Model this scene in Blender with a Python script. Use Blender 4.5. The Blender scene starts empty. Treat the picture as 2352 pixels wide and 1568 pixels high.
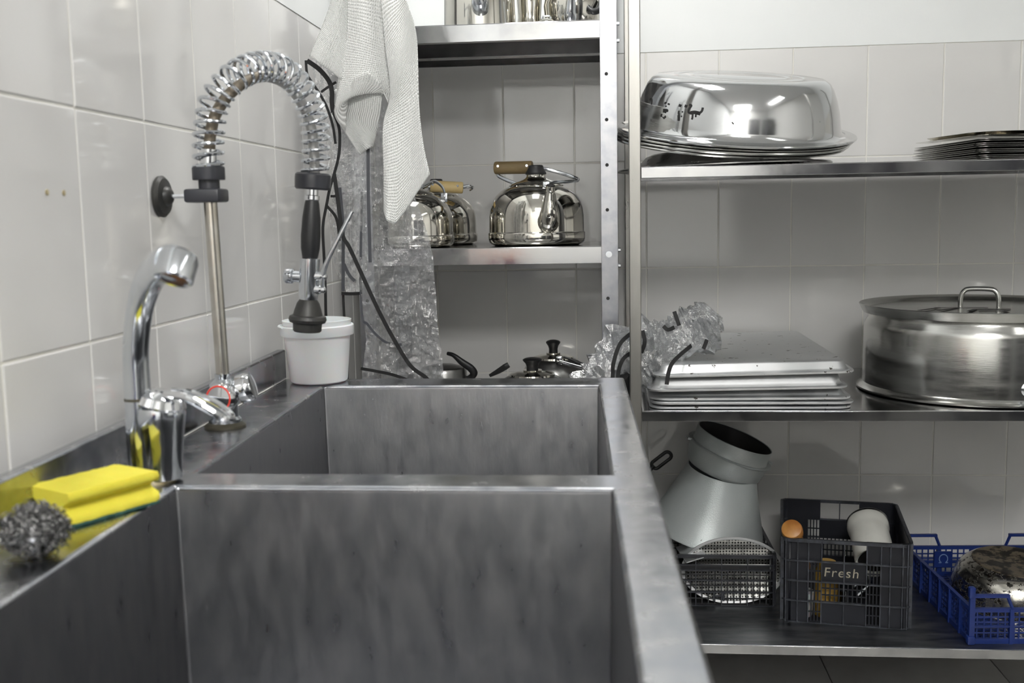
import bpy, bmesh, math, random
from mathutils import Vector, Matrix, noise as mnoise
random.seed(7)
sc = bpy.context.scene
COL = sc.collection
PI = math.pi
# ------------------------------------------------------------------ camera, light, exposure
cam_d = bpy.data.cameras.new('camera'); cam = bpy.data.objects.new('camera', cam_d); COL.objects.link(cam)
cam_d.sensor_width = 36.0; cam_d.lens = 36.95
_r = Vector((0.99558779, 0.09205624, -0.01818256)); _u = Vector((0.00711123, 0.11919476, 0.99284543)); _f = Vector((-0.09356488, 0.98859408, -0.11801421))
cam.matrix_world = Matrix(((_r.x, _u.x, -_f.x, 0.67098), (_r.y, _u.y, -_f.y, -3.00412), (_r.z, _u.z, -_f.z, 1.21091), (0, 0, 0, 1)))
cam_d.clip_start = 0.02
cam_d.dof.use_dof = True; cam_d.dof.focus_distance = 2.45; cam_d.dof.aperture_fstop = 6.0
sc.camera = cam
sc.view_settings.view_transform = 'Standard'; sc.view_settings.look = 'None'
sc.view_settings.exposure = 0.2; sc.view_settings.gamma = 1.0; sc.view_settings.use_curve_mapping = False
w = bpy.data.worlds.new('world'); sc.world = w; w.use_nodes = True
w.node_tree.nodes['Background'].inputs[0].default_value = (0.80, 0.86, 0.92, 1)
w.node_tree.nodes['Background'].inputs[1].default_value = 0.03
LIGHT_STRENGTH = 1.0        # scales all ceiling panels together
sc.cycles.use_denoising = True
sc.cycles.max_bounces = 10; sc.cycles.diffuse_bounces = 4; sc.cycles.glossy_bounces = 5
sc.cycles.transparent_max_bounces = 12; sc.cycles.sample_clamp_indirect = 4.0

# ------------------------------------------------------------------ materials
def ramp(nt, fac, stops):
    n = nt.nodes.new('ShaderNodeValToRGB'); cr = n.color_ramp
    cr.elements[0].position, cr.elements[0].color = stops[0][0], (*stops[0][1], 1)
    cr.elements[1].position, cr.elements[1].color = stops[-1][0], (*stops[-1][1], 1)
    for p, c in stops[1:-1]:
        e = cr.elements.new(p); e.color = (*c, 1)
    nt.links.new(fac, n.inputs[0]); return n.outputs[0]
def tex_noise(nt, scale, stretch=(1, 1, 1), detail=3, rough=.55):
    tc = nt.nodes.new('ShaderNodeTexCoord'); mp = nt.nodes.new('ShaderNodeMapping')
    mp.inputs['Scale'].default_value = stretch
    nt.links.new(tc.outputs['Object'], mp.inputs['Vector'])
    n = nt.nodes.new('ShaderNodeTexNoise'); n.inputs['Scale'].default_value = scale
    n.inputs['Detail'].default_value = detail; n.inputs['Roughness'].default_value = rough
    nt.links.new(mp.outputs[0], n.inputs['Vector']); return n.outputs['Fac']
def M(name, col, rough=.5, metal=0., col2=None, vscale=8, vstretch=(1, 1, 1), rvar=0., bump=0., bscale=80, bstretch=(1, 1, 1),
      flecks=None, fscale=30, fthr=(.60, .64), fstretch=(1, 1, 1), coat=0., sheen=0., spec=None, sss=0.):
    m = bpy.data.materials.new(name); m.use_nodes = True; nt = m.node_tree
    b = nt.nodes['Principled BSDF']
    b.inputs['Roughness'].default_value = rough; b.inputs['Metallic'].default_value = metal
    b.inputs['Base Color'].default_value = (*col, 1)
    if spec is not None: b.inputs['Specular IOR Level'].default_value = spec
    if coat: b.inputs['Coat Weight'].default_value = coat; b.inputs['Coat Roughness'].default_value = .06
    if sss:
        b.inputs['Subsurface Weight'].default_value = sss; b.inputs['Subsurface Scale'].default_value = .01
    cur = None
    if col2 is not None or rvar:
        f = tex_noise(nt, vscale, vstretch, 4)
        if col2 is not None: cur = ramp(nt, f, [(.35, col), (.65, col2)])
        if rvar:
            mr = nt.nodes.new('ShaderNodeMapRange'); mr.inputs[1].default_value = .3; mr.inputs[2].default_value = .7
            mr.inputs[3].default_value = max(.02, rough - rvar); mr.inputs[4].default_value = rough + rvar
            nt.links.new(f, mr.inputs[0]); nt.links.new(mr.outputs[0], b.inputs['Roughness'])
    if flecks is not None:
        f2 = tex_noise(nt, fscale, fstretch, 6, .65)
        k = ramp(nt, f2, [(fthr[0], (0, 0, 0)), (fthr[1], (1, 1, 1))])
        mx = nt.nodes.new('ShaderNodeMix'); mx.data_type = 'RGBA'
        nt.links.new(k, mx.inputs[0])
        if cur is None: mx.inputs[6].default_value = (*col, 1)
        else: nt.links.new(cur, mx.inputs[6])
        mx.inputs[7].default_value = (*flecks, 1); cur = mx.outputs[2]
        if metal > .5:
            mm = nt.nodes.new('ShaderNodeMapRange'); mm.inputs[3].default_value = metal; mm.inputs[4].default_value = 0.
            nt.links.new(k, mm.inputs[0]); nt.links.new(mm.outputs[0], b.inputs['Metallic'])
    if cur is not None: nt.links.new(cur, b.inputs['Base Color'])
    if bump:
        f3 = tex_noise(nt, bscale, bstretch, 3)
        bp = nt.nodes.new('ShaderNodeBump'); bp.inputs['Strength'].default_value = bump; bp.inputs['Distance'].default_value = .002
        nt.links.new(f3, bp.inputs['Height']); nt.links.new(bp.outputs[0], b.inputs['Normal'])
    return m
TILE = M('glazed_tile', (.655, .65, .64), .08, col2=(.69, .685, .675), vscale=1.5, bump=.05, bscale=7, spec=.8)
GROUT = M('grout', (.78, .77, .73), .8, col2=(.70, .69, .64), vscale=14)
PLASTER = M('white_paint', (.80, .82, .82), .6, col2=(.83, .85, .85), vscale=3, bump=.1, bscale=120)
CEIL = M('ceiling_paint', (.82, .83, .83), .7)
FLOORT = M('floor_tile', (.46, .45, .43), .3, col2=(.52, .51, .49), vscale=9)
FGROUT = M('floor_grout', (.07, .07, .065), .8)
STEEL = M('brushed_steel', (.56, .565, .58), .24, 1, col2=(.66, .665, .67), vscale=14, vstretch=(.4, 3, 3), rvar=.07, bump=.05, bscale=60, bstretch=(.3, 6, 6))
RIMST = M('sink_rim_steel', (.32, .335, .37), .23, 1, col2=(.47, .475, .49), vscale=24, rvar=.07, bump=.015, bscale=45)  # colour mottle imitates room reflections on the rim
BOWLST = M('sink_bowl_steel', (.27, .275, .292), .31, 1, col2=(.315, .315, .325), vscale=50, vstretch=(1, 1, .35), rvar=.04, bump=.12, bscale=170, bstretch=(1, 1, .25), flecks=(.22, .22, .23), fscale=240, fthr=(.74, .82), fstretch=(1, 1, .4))
SHELFST = M('shelf_steel', (.42, .42, .43), .13, 1, col2=(.50, .50, .50), vscale=20, rvar=.04, bump=.02, bscale=30)
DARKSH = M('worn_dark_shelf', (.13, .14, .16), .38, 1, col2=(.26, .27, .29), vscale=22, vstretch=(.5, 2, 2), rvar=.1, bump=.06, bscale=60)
GALV = M('galvanised_steel', (.34, .35, .38), .28, 1, col2=(.43, .43, .45), vscale=30)
POST = M('post_steel', (.29, .285, .27), .32, 1, col2=(.36, .35, .33), vscale=18, vstretch=(1, 1, .2), rvar=.06)
CHROME = M('chrome', (.80, .81, .83), .06, 1, rvar=.03, vscale=9)
CHROMED = M('worn_chrome', (.62, .65, .69), .14, 1, col2=(.72, .74, .77), vscale=18, rvar=.06)
POLISH = M('polished_steel', (.60, .58, .525), .07, 1, col2=(.65, .63, .58), vscale=6, rvar=.03, bump=.03, bscale=12)
WORNPOL = M('worn_polished_steel', (.58, .585, .59), .10, 1, rvar=.05, vscale=12, bump=.03, bscale=30, flecks=(.35, .35, .36), fscale=50, fthr=(.70, .76))
POTST = M('pot_steel', (.46, .46, .44), .2, 1, col2=(.54, .54, .52), vscale=10, vstretch=(1, 1, 8), rvar=.05, bump=.04, bscale=30, bstretch=(1, 1, 20))
DARKPOT = M('dull_steel', (.22, .22, .22), .3, 1, col2=(.34, .34, .33), vscale=9, rvar=.08)
ALU = M('aluminium', (.74, .75, .76), .45, 1, col2=(.78, .79, .80), vscale=10, rvar=.08, bump=.05, bscale=40)
ALUW = M('worn_aluminium', (.76, .78, .79), .45, 1, col2=(.80, .81, .82), vscale=12, rvar=.08, flecks=(.03, .025, .02), fscale=40, fthr=(.64, .655), bump=.05, bscale=40)
ENAMEL = M('grey_aluminium_paint', (.44, .48, .48), .34, .25, col2=(.50, .53, .53), vscale=9, bump=.25, bscale=420, flecks=(.1, .09, .08), fscale=60, fthr=(.72, .74))
PANIN = M('black_nonstick', (.025, .025, .026), .4, bump=.03)
BLACKP = M('black_plastic', (.012, .0125, .014), .42, rvar=.08, vscale=30, bump=.04, bscale=60)
BLACKD = M('dusty_black_plastic', (.020, .021, .026), .40, col2=(.032, .034, .042), vscale=14, rvar=.1, bump=.06, bscale=60)
CRATEDK = M('charcoal_plastic', (.008, .009, .013), .42, col2=(.012, .013, .018), vscale=16, rvar=.08, bump=.05, spec=.35)
CRATERIB = M('scuffed_charcoal_plastic', (.012, .014, .018), .40, col2=(.055, .06, .075), vscale=40, bump=.05)
BLUEP = M('blue_plastic', (.008, .022, .125), .36, col2=(.010, .028, .16), vscale=10, rvar=.06)
RUBBER = M('black_rubber', (.02, .021, .021), .45, col2=(.035, .034, .03), vscale=40)
BRONZE = M('dark_ring', (.05, .045, .03), .4)
WHITEP = M('white_plastic', (.84, .86, .88), .35, sss=.15)
YELLOW = M('yellow_foam', (.64, .57, .045), .85, col2=(.70, .62, .06), vscale=20, bump=.35, bscale=260, sss=.1)
GREEN = M('green_scourer', (.012, .05, .04), .9, col2=(.035, .11, .09), vscale=60, bump=.9, bscale=240)
WIRE = M('steel_wire', (.30, .30, .30), .2, 1, flecks=(.03, .03, .03), fscale=120, fthr=(.5, .56))
WOOD = M('dark_wood', (.17, .12, .055), .5, col2=(.24, .175, .085), vscale=10, vstretch=(1, 6, 6), flecks=(.05, .03, .015), fscale=14, fthr=(.68, .74))
WOODL = M('pale_wood', (.62, .46, .20), .5, col2=(.70, .54, .27), vscale=10, vstretch=(1, 8, 8))
WOODO = M('orange_wood', (.34, .13, .028), .4, col2=(.52, .25, .06), vscale=22, bump=.1)
STRAP = M('black_webbing', (.008, .008, .009), .7)
STRAPG = M('webbing_with_film_haze', (.055, .058, .07), .5)  # the film's grey haze is painted into this strap colour
MARK_HOLE = M('marker_and_hole_shade', (.008, .008, .008), .6)  # marker ink, and the black that paints shade into holes
RED = M('red_ring', (.75, .05, .03), .4)
LIME = M('limescale', (.55, .50, .36), .7, col2=(.30, .24, .12), vscale=60)
RUST = M('rusty_inside', (.30, .13, .03), .6, col2=(.12, .05, .02), vscale=60)
HOSE = M('braided_hose', (.40, .40, .39), .38, .7, bump=.4, bscale=500)
HOSEB = M('old_braid', (.20, .17, .13), .45, .5, bump=.4, bscale=500)
SCORCH = M('scorched_steel', (.62, .60, .55), .16, 1, flecks=(.012, .010, .008), fscale=58, fthr=(.53, .56), fstretch=(1, 1, 1.6), bump=.1, bscale=60)
SCORCHD = M('burnt_base', (.16, .13, .09), .5, .5, flecks=(.014, .012, .01), fscale=30, fthr=(.46, .52))
STAINW = M('stained_enamel', (.58, .58, .54), .35, col2=(.66, .66, .62), vscale=10, flecks=(.07, .06, .04), fscale=45, fthr=(.70, .72))
ORANGE = M('orange_plastic', (.85, .22, .05), .4)
PALE = M('lit_cutout_pale', (.34, .31, .24), .6)
def mat_towel():
    m = M('waffle_cotton', (.86, .87, .85), .9); nt = m.node_tree; b = nt.nodes['Principled BSDF']
    uv = nt.nodes.new('ShaderNodeUVMap')
    outs = []
    for d in ('X', 'Y'):
        wv = nt.nodes.new('ShaderNodeTexWave'); wv.bands_direction = d; wv.inputs['Scale'].default_value = 9
        nt.links.new(uv.outputs[0], wv.inputs['Vector']); outs.append(wv.outputs['Fac'])
    ad = nt.nodes.new('ShaderNodeMath'); ad.operation = 'MULTIPLY'
    nt.links.new(outs[0], ad.inputs[0]); nt.links.new(outs[1], ad.inputs[1])
    bp = nt.nodes.new('ShaderNodeBump'); bp.inputs['Strength'].default_value = .9; bp.inputs['Distance'].default_value = .002
    nt.links.new(ad.outputs[0], bp.inputs['Height']); nt.links.new(bp.outputs[0], b.inputs['Normal'])
    c = ramp(nt, ad.outputs[0], [(0, (.88, .89, .87)), (1, (.95, .96, .94))])
    nt.links.new(c, b.inputs['Base Color']); b.inputs['Sheen Weight'].default_value = .2
    return m
TOWEL = mat_towel()
def mat_film(name, tint, haze):
    m = bpy.data.materials.new(name); m.use_nodes = True; nt = m.node_tree
    for n in list(nt.nodes): nt.nodes.remove(n)
    out = nt.nodes.new('ShaderNodeOutputMaterial')
    tr = nt.nodes.new('ShaderNodeBsdfTransparent'); tr.inputs[0].default_value = (*tint, 1)
    gl = nt.nodes.new('ShaderNodeBsdfGlossy'); gl.inputs['Roughness'].default_value = .06; gl.inputs[0].default_value = (1, 1, 1, 1)
    df = nt.nodes.new('ShaderNodeBsdfTranslucent'); df.inputs[0].default_value = (.75, .77, .80, 1)
    d2 = nt.nodes.new('ShaderNodeBsdfDiffuse'); d2.inputs[0].default_value = (.75, .77, .80, 1)
    f = tex_noise(nt, 42, (1, 1, 1), 5, .55)
    bp = nt.nodes.new('ShaderNodeBump'); bp.inputs['Strength'].default_value = 1; bp.inputs['Distance'].default_value = .012
    nt.links.new(f, bp.inputs['Height'])
    for s in (gl, df, d2): nt.links.new(bp.outputs[0], s.inputs['Normal'])
    fr = nt.nodes.new('ShaderNodeFresnel'); fr.inputs[0].default_value = 1.55
    nt.links.new(bp.outputs[0], fr.inputs['Normal'])
    a = nt.nodes.new('ShaderNodeMath'); a.operation = 'MULTIPLY_ADD'; a.inputs[1].default_value = 2.6; a.inputs[2].default_value = .06
    nt.links.new(fr.outputs[0], a.inputs[0])
    m0 = nt.nodes.new('ShaderNodeMixShader'); m0.inputs[0].default_value = .5
    nt.links.new(df.outputs[0], m0.inputs[1]); nt.links.new(d2.outputs[0], m0.inputs[2])
    m1 = nt.nodes.new('ShaderNodeMixShader'); m1.inputs[0].default_value = haze
    nt.links.new(tr.outputs[0], m1.inputs[1]); nt.links.new(m0.outputs[0], m1.inputs[2])
    m2 = nt.nodes.new('ShaderNodeMixShader'); nt.links.new(a.outputs[0], m2.inputs[0])
    nt.links.new(m1.outputs[0], m2.inputs[1]); nt.links.new(gl.outputs[0], m2.inputs[2])
    nt.links.new(m2.outputs[0], out.inputs[0]); return m
FILM = mat_film('clear_vinyl', (.91, .92, .94), .27)
FILMC = mat_film('crumpled_clear_vinyl', (.88, .90, .92), .34)
def mat_perf(name, cell):
    m = M(name, (.60, .60, .58), .22, 1); nt = m.node_tree; b = nt.nodes['Principled BSDF']
    tc = nt.nodes.new('ShaderNodeTexCoord'); v = nt.nodes.new('ShaderNodeTexVoronoi'); v.inputs['Scale'].default_value = 1 / cell
    v.inputs['Randomness'].default_value = .15
    nt.links.new(tc.outputs['UV'], v.inputs['Vector'])
    c = ramp(nt, v.outputs['Distance'], [(.30, (.006, .006, .006)), (.36, (.60, .60, .58))])  # black dots paint the shade of the perforations into the colour
    k = ramp(nt, v.outputs['Distance'], [(.30, (0, 0, 0)), (.36, (1, 1, 1))])
    nt.links.new(c, b.inputs['Base Color']); nt.links.new(k, b.inputs['Metallic']); return m
PERF = mat_perf('hole_dot_steel', .0075)
def mat_emit(name, col, s):
    m = bpy.data.materials.new(name); m.use_nodes = True; nt = m.node_tree
    b = nt.nodes['Principled BSDF']; b.inputs['Emission Color'].default_value = (*col, 1); b.inputs['Emission Strength'].default_value = s
    b.inputs['Base Color'].default_value = (.8, .8, .8, 1); return m

# ------------------------------------------------------------------ mesh helpers
def obj(name, bm, mat, parent=None, sharp=35, bevel=0, solid=0, sub=0):
    me = bpy.data.meshes.new(name)
    if isinstance(bm, bpy.types.Mesh): me = bm
    else:
        bmesh.ops.recalc_face_normals(bm, faces=bm.faces)
        lim = math.radians(sharp)
        for e in bm.edges:
            if len(e.link_faces) == 2 and e.calc_face_angle(0) > lim: e.smooth = False
        for f in bm.faces: f.smooth = True
        bm.to_mesh(me); bm.free()
    mats = mat if isinstance(mat, (list, tuple)) else [mat]
    if not me.materials:
        for m in mats: me.materials.append(m)
    o = bpy.data.objects.new(name, me); COL.objects.link(o)
    if parent: o.parent = parent
    if solid:
        md = o.modifiers.new('thickness', 'SOLIDIFY'); md.thickness = solid; md.offset = 0
    if bevel:
        md = o.modifiers.new('edge', 'BEVEL'); md.width = bevel; md.segments = 2; md.limit_method = 'ANGLE'; md.angle_limit = .6
    if sub:
        md = o.modifiers.new('smooth', 'SUBSURF'); md.levels = sub; md.render_levels = sub
    return o
def wobj(name, bm, mat, parent, **k):
    """verts given in world coordinates, parented to an unrotated thing"""
    o = obj(name, bm, mat, parent, **k)
    o.matrix_parent_inverse = Matrix.Translation(-parent.location); return o
def thing(name, label, cat, loc=(0, 0, 0), rot=(0, 0, 0), group=None):
    o = bpy.data.objects.new(name, None); COL.objects.link(o); o.empty_display_size = .05
    o.location = loc; o.rotation_euler = rot; tag(o, label, cat, group); return o
def tag(o, label, cat, group=None):
    o['label'] = label; o['category'] = cat
    if group: o['group'] = group
    return o
def struct(o): o['kind'] = 'structure'; return o
def B(): return bmesh.new()
def box(bm, c, s, rz=0, mi=0, bev=0, rot=None):
    mtx = Matrix.Translation(c) @ (rot.to_4x4() if rot else Matrix.Rotation(rz, 4, 'Z')) @ Matrix.Diagonal((*s, 1))
    r = bmesh.ops.create_cube(bm, size=1, matrix=mtx)
    fs = {f for v in r['verts'] for f in v.link_faces}
    for f in fs: f.material_index = mi
    if bev:
        es = list({e for v in r['verts'] for e in v.link_edges})
        bmesh.ops.bevel(bm, geom=es, offset=bev, segments=2, profile=.5, affect='EDGES')
    return bm
def bx(bm, x0, x1, y0, y1, z0, z1, **k): return box(bm, ((x0 + x1) / 2, (y0 + y1) / 2, (z0 + z1) / 2), (abs(x1 - x0), abs(y1 - y0), abs(z1 - z0)), **k)
def lathe(bm, prof, seg=48, mtx=None, uv=False):
    rings = []
    for r, z in prof:
        if r < 1e-6: rings.append([bm.verts.new((0, 0, z))])
        else: rings.append([bm.verts.new((r * math.cos(2 * PI * i / seg), r * math.sin(2 * PI * i / seg), z)) for i in range(seg)])
    for a, b in zip(rings, rings[1:]):
        for i in range(seg):
            j = (i + 1) % seg
            if len(a) == 1 and len(b) == 1: continue
            if len(a) == 1: bm.faces.new((a[0], b[i], b[j]))
            elif len(b) == 1: bm.faces.new((a[i], a[j], b[0]))
            else: bm.faces.new((a[i], a[j], b[j], b[i]))
    if mtx is not None: bmesh.ops.transform(bm, matrix=mtx, verts=[v for r in rings for v in r])
    return bm
def frames(P):
    P = [Vector(p) for p in P]; T = []
    for i in range(len(P)):
        t = (P[min(i + 1, len(P) - 1)] - P[max(i - 1, 0)]); T.append(t.normalized() if t.length > 1e-9 else Vector((0, 0, 1)))
    n = T[0].cross(Vector((0, 1, 0)))
    if n.length < .1: n = T[0].cross(Vector((1, 0, 0)))
    n.normalize(); N = [n]
    for i in range(1, len(P)):
        n = N[-1] - T[i] * N[-1].dot(T[i]); n.normalize(); N.append(n)
    return P, T, N, [t.cross(n) for t, n in zip(T, N)]
def spline(P, k=8):
    P = [Vector(p) for p in P]; out = []
    for i in range(len(P) - 1):
        p0, p1, p2, p3 = P[max(i - 1, 0)], P[i], P[i + 1], P[min(i + 2, len(P) - 1)]
        for j in range(k):
            t = j / k
            out.append(.5 * ((2 * p1) + (p2 - p0) * t + (2 * p0 - 5 * p1 + 4 * p2 - p3) * t * t + (3 * p1 - p0 - 3 * p2 + p3) * t ** 3))
    out.append(P[-1]); return out
def lerpl(L, t):
    x = t * (len(L) - 1); i = min(int(x), len(L) - 2); return L[i] + (L[i + 1] - L[i]) * (x - i)
def tube(bm, P, r, seg=12, cap=True, flat=1.0, close=False):
    P, T, N, Bn = frames(P); rings = []
    rr = r if isinstance(r, (list, tuple)) else [r]
    for i, p in enumerate(P):
        q = lerpl(rr, i / (len(P) - 1)) if len(rr) > 1 else rr[0]
        rings.append([bm.verts.new(p + N[i] * q * math.cos(2 * PI * k / seg) + Bn[i] * q * flat * math.sin(2 * PI * k / seg)) for k in range(seg)])
    for a, b in zip(rings, rings[1:]):
        for k in range(seg): bm.faces.new((a[k], a[(k + 1) % seg], b[(k + 1) % seg], b[k]))
    if close:
        a, b = rings[-1], rings[0]
        for k in range(seg): bm.faces.new((a[k], a[(k + 1) % seg], b[(k + 1) % seg], b[k]))
    elif cap:
        bm.faces.new(rings[0][::-1]); bm.faces.new(rings[-1])
    return bm
def ribbon(bm, P, w, nrm=(0, -1, 0), th=.0012):
    """flat strap of width w and thickness th along P, lying square to nrm"""
    P = [Vector(p) for p in P]; nrm = Vector(nrm).normalized(); rows = []
    for i, p in enumerate(P):
        t = (P[min(i + 1, len(P) - 1)] - P[max(i - 1, 0)]).normalized(); s = t.cross(nrm).normalized() * w / 2; d = nrm * th / 2
        rows.append([bm.verts.new(q) for q in (p + s + d, p - s + d, p - s - d, p + s - d)])
    for a, b in zip(rows, rows[1:]):
        for k in range(4): bm.faces.new((a[k], a[(k + 1) % 4], b[(k + 1) % 4], b[k]))
    bm.faces.new(rows[0][::-1]); bm.faces.new(rows[-1]); return bm
def cyl(bm, a, b, r, seg=20, r2=None): return tube(bm, [a, b], [r, r2 if r2 is not None else r], seg)
def rrect(w, d, r, n=5):
    pts = []
    for cx, cy, a0 in ((w / 2 - r, d / 2 - r, 0), (-w / 2 + r, d / 2 - r, PI / 2), (-w / 2 + r, -d / 2 + r, PI), (w / 2 - r, -d / 2 + r, 1.5 * PI)):
        for i in range(n + 1):
            a = a0 + i / n * PI / 2; pts.append((cx + r * math.cos(a), cy + r * math.sin(a)))
    return pts
def rstack(bm, layers, cap0=True, cap1=True):
    """loft of rounded rectangles: (w, d, r, z)"""
    rings = [[bm.verts.new((x, y, z)) for x, y in rrect(w_, d_, r_)] for w_, d_, r_, z in layers]
    for a, b in zip(rings, rings[1:]):
        n = len(a)
        for i in range(n): bm.faces.new((a[i], a[(i + 1) % n], b[(i + 1) % n], b[i]))
    if cap0: bm.faces.new(rings[0][::-1])
    if cap1: bm.faces.new(rings[-1])
    return bm
def copy_tree(o, parent=None):
    c = o.copy(); COL.objects.link(c); c.parent = parent
    for ch in list(o.children): copy_tree(ch, c)
    return c

# ------------------------------------------------------------------ the room
RX, RY, RZ = 3.2, -4.6, 2.75
TH, TZ = .298, 1.655          # tile course height, top of the tiling
def wall_tiled(name, axis):
    bm = B()
    if axis == 'back':
        bx(bm, -.1, RX, .0013, .12, 0, TZ, mi=1); bx(bm, -.1, RX, -.001, .12, TZ, RZ, mi=0)
    else:
        bx(bm, -.12, -.0013, RY, .004, 0, TZ, mi=1); bx(bm, -.12, .001, RY, -.001, TZ, RZ, mi=0)
    return struct(obj(name, bm, [PLASTER, GROUT]))
wb = wall_tiled('wall_back', 'back'); wl = wall_tiled('wall_left', 'left')
tile_mesh = {}
def tile(parent, u0, u1, z0, z1, axis):
    g = .0016; key = (round(u1 - u0, 3), round(z1 - z0, 3), axis)
    if key not in tile_mesh:
        bm = B(); du, dz = u1 - u0 - 2 * g, z1 - z0 - 2 * g
        s = (du, .008, dz) if axis == 'back' else (.008, du, dz)
        box(bm, (0, 0, 0), s, bev=.0016)
        o = obj('tile', bm, TILE, sharp=12); tile_mesh[key] = o.data
    else:
        o = bpy.data.objects.new('tile', tile_mesh[key]); COL.objects.link(o)
    j = random.uniform(-.0004, .0004)
    c = (u0 + u1) / 2
    o.location = (c, .004 + j, (z0 + z1) / 2) if axis == 'back' else (-.004 + j, c, (z0 + z1) / 2)
    o.rotation_euler = (random.uniform(-.0015, .0015), 0, random.uniform(-.002, .002)) if axis == 'back' else (0, random.uniform(-.0015, .0015), random.uniform(-.003, .003))
    o.parent = parent
rows = [(max(TZ - TH * (k + 1), 0), TZ - TH * k) for k in range(6)]
xs = [.002] + [.1734 + .2 * k for k in range(0, 11)]
ys = [-1.709 + .2 * k for k in range(-5, 9)] + [-.001]
for z0, z1 in rows:
    for a, b in zip(xs, xs[1:]): tile(wb, a, b, z0, z1, 'back')
    for a, b in zip(ys, ys[1:]): tile(wl, a, b, z0, z1, 'left')
for y in (-1.79, -1.751):                                 # two filled screw holes in the tiling
    bm = B(); cyl(bm, (-.003, 0, 0), (.0012, 0, 0), .0035, 12); o = obj('wall_plug', bm, LIME, wl); o.location = (0, y, 1.25)
bm = B(); bx(bm, RX, RX + .1, RY, .1, 0, RZ); struct(obj('wall_right', bm, M('far_wall_paint', (.76, .76, .74), .5)))
bm = B(); bx(bm, -.1, RX + .1, RY - .1, RY, 0, RZ); struct(obj('wall_front', bm, M('rear_wall_paint', (.80, .80, .78), .5)))
bm = B(); bx(bm, -.1, RX + .1, RY - .1, .1, RZ, RZ + .1); struct(obj('ceiling', bm, CEIL))
bm = B(); bx(bm, -.1, RX + .1, RY - .1, .1, -.1, -.004); fl = struct(obj('floor', bm, FGROUT))
fm = None
for ix in range(0, 7):
    for iy in range(0, 7):
        bm = B(); box(bm, (0, 0, 0), (.447, .447, .008), bev=.001)
        if fm is None: o = obj('floor_tile', bm, FLOORT, fl); fm = o.data
        else: bm.free(); o = bpy.data.objects.new('floor_tile', fm); COL.objects.link(o); o.parent = fl
        o.location = (.335 + .45 * ix - .225, -.2 - .45 * iy, -.004)
# unseen dark doorway added behind the camera for the steel to reflect
bm = B(); bx(bm, 1.55, 2.45, RY, RY + .02, 0, 2.1); d = struct(obj('added_door_1', bm, M('dark_door', (.05, .05, .055), .5)))
# unseen dark cabinets added behind the camera for reflections and less low fill
def cabinet(name, label, cat, x0, x1, y0, y1, h, n, face):
    t = thing(name, label, cat, ((x0 + x1) / 2, (y0 + y1) / 2, 0)); dk = M('cabinet_grey', (.06, .062, .068), .35, .3)
    bm = B(); bx(bm, x0, x1, y0, y1, 0, h - .03); wobj('body', bm, dk, t)
    bm = B(); bx(bm, x0 - .01, x1 + .01, y0 - .01, y1 + .01, h - .03, h); wobj('worktop', bm, STEEL, t)
    for k in range(n):
        bm = B()
        if face == 'y':
            a, b = x0 + (x1 - x0) * k / n + .006, x0 + (x1 - x0) * (k + 1) / n - .006; bx(bm, a, b, y1, y1 + .018, .1, h - .05); hp_ = (b - .04, y1 + .03, h - .25)
        else:
            a, b = y0 + (y1 - y0) * k / n + .006, y0 + (y1 - y0) * (k + 1) / n - .006; bx(bm, x0 - .018, x0, a, b, .1, h - .05); hp_ = (x0 - .03, b - .04, h - .25)
        d_ = wobj('door', bm, dk, t)
        bm = B(); cyl(bm, (0, 0, -.06), (0, 0, .06), .006, 10); o = obj('handle', bm, CHROMED, d_); o.location = hp_
cabinet('added_base_cabinet', 'unseen dark base cabinet, added for reflections, along the doorway wall', 'cabinet', .02, 1.5, RY + .02, RY + .62, .90, 3, 'y')
cabinet('added_base_cabinet', 'unseen dark base cabinet, added for reflections, along the right hand wall', 'cabinet', RX - .62, RX - .02, -3.4, -1.6, .90, 3, 'x')
cabinet('added_tall_cabinet', 'unseen tall dark cabinet, added for reflections, in the corner by the doorway', 'cabinet', RX - .62, RX - .02, -4.5, -3.5, 2.0, 2, 'x')
# ceiling panels
def ceiling_light(x, y, sx, sy, label, power):
    lamp = mat_emit('lamp_diffuser', (1.0, .985, .955), power * LIGHT_STRENGTH)
    t = thing('ceiling_light', label, 'ceiling light', (x, y, RZ), group='ceiling light panels')
    bm = B()
    for a, b, c, e in ((-sx / 2 - .03, sx / 2 + .03, -sy / 2 - .03, -sy / 2), (-sx / 2 - .03, sx / 2 + .03, sy / 2, sy / 2 + .03), (-sx / 2 - .03, -sx / 2, -sy / 2, sy / 2), (sx / 2, sx / 2 + .03, -sy / 2, sy / 2)):
        bx(bm, a, b, c, e, -.05, 0)
    obj('frame', bm, WHITEP, t)
    bm = B(); bx(bm, -sx / 2, sx / 2, -sy / 2, sy / 2, -.04, -.03); obj('diffuser', bm, lamp, t)
ceiling_light(.50, -.85, .30, .60, 'long white ceiling light panel above the sink', 31)
ceiling_light(1.05, -3.90, .90, .9, 'broad white ceiling light panel nearest the doorway wall', 33)
ceiling_light(2.55, -2.4, .30, 1.25, 'long white ceiling light panel by the right hand wall', 5)

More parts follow.
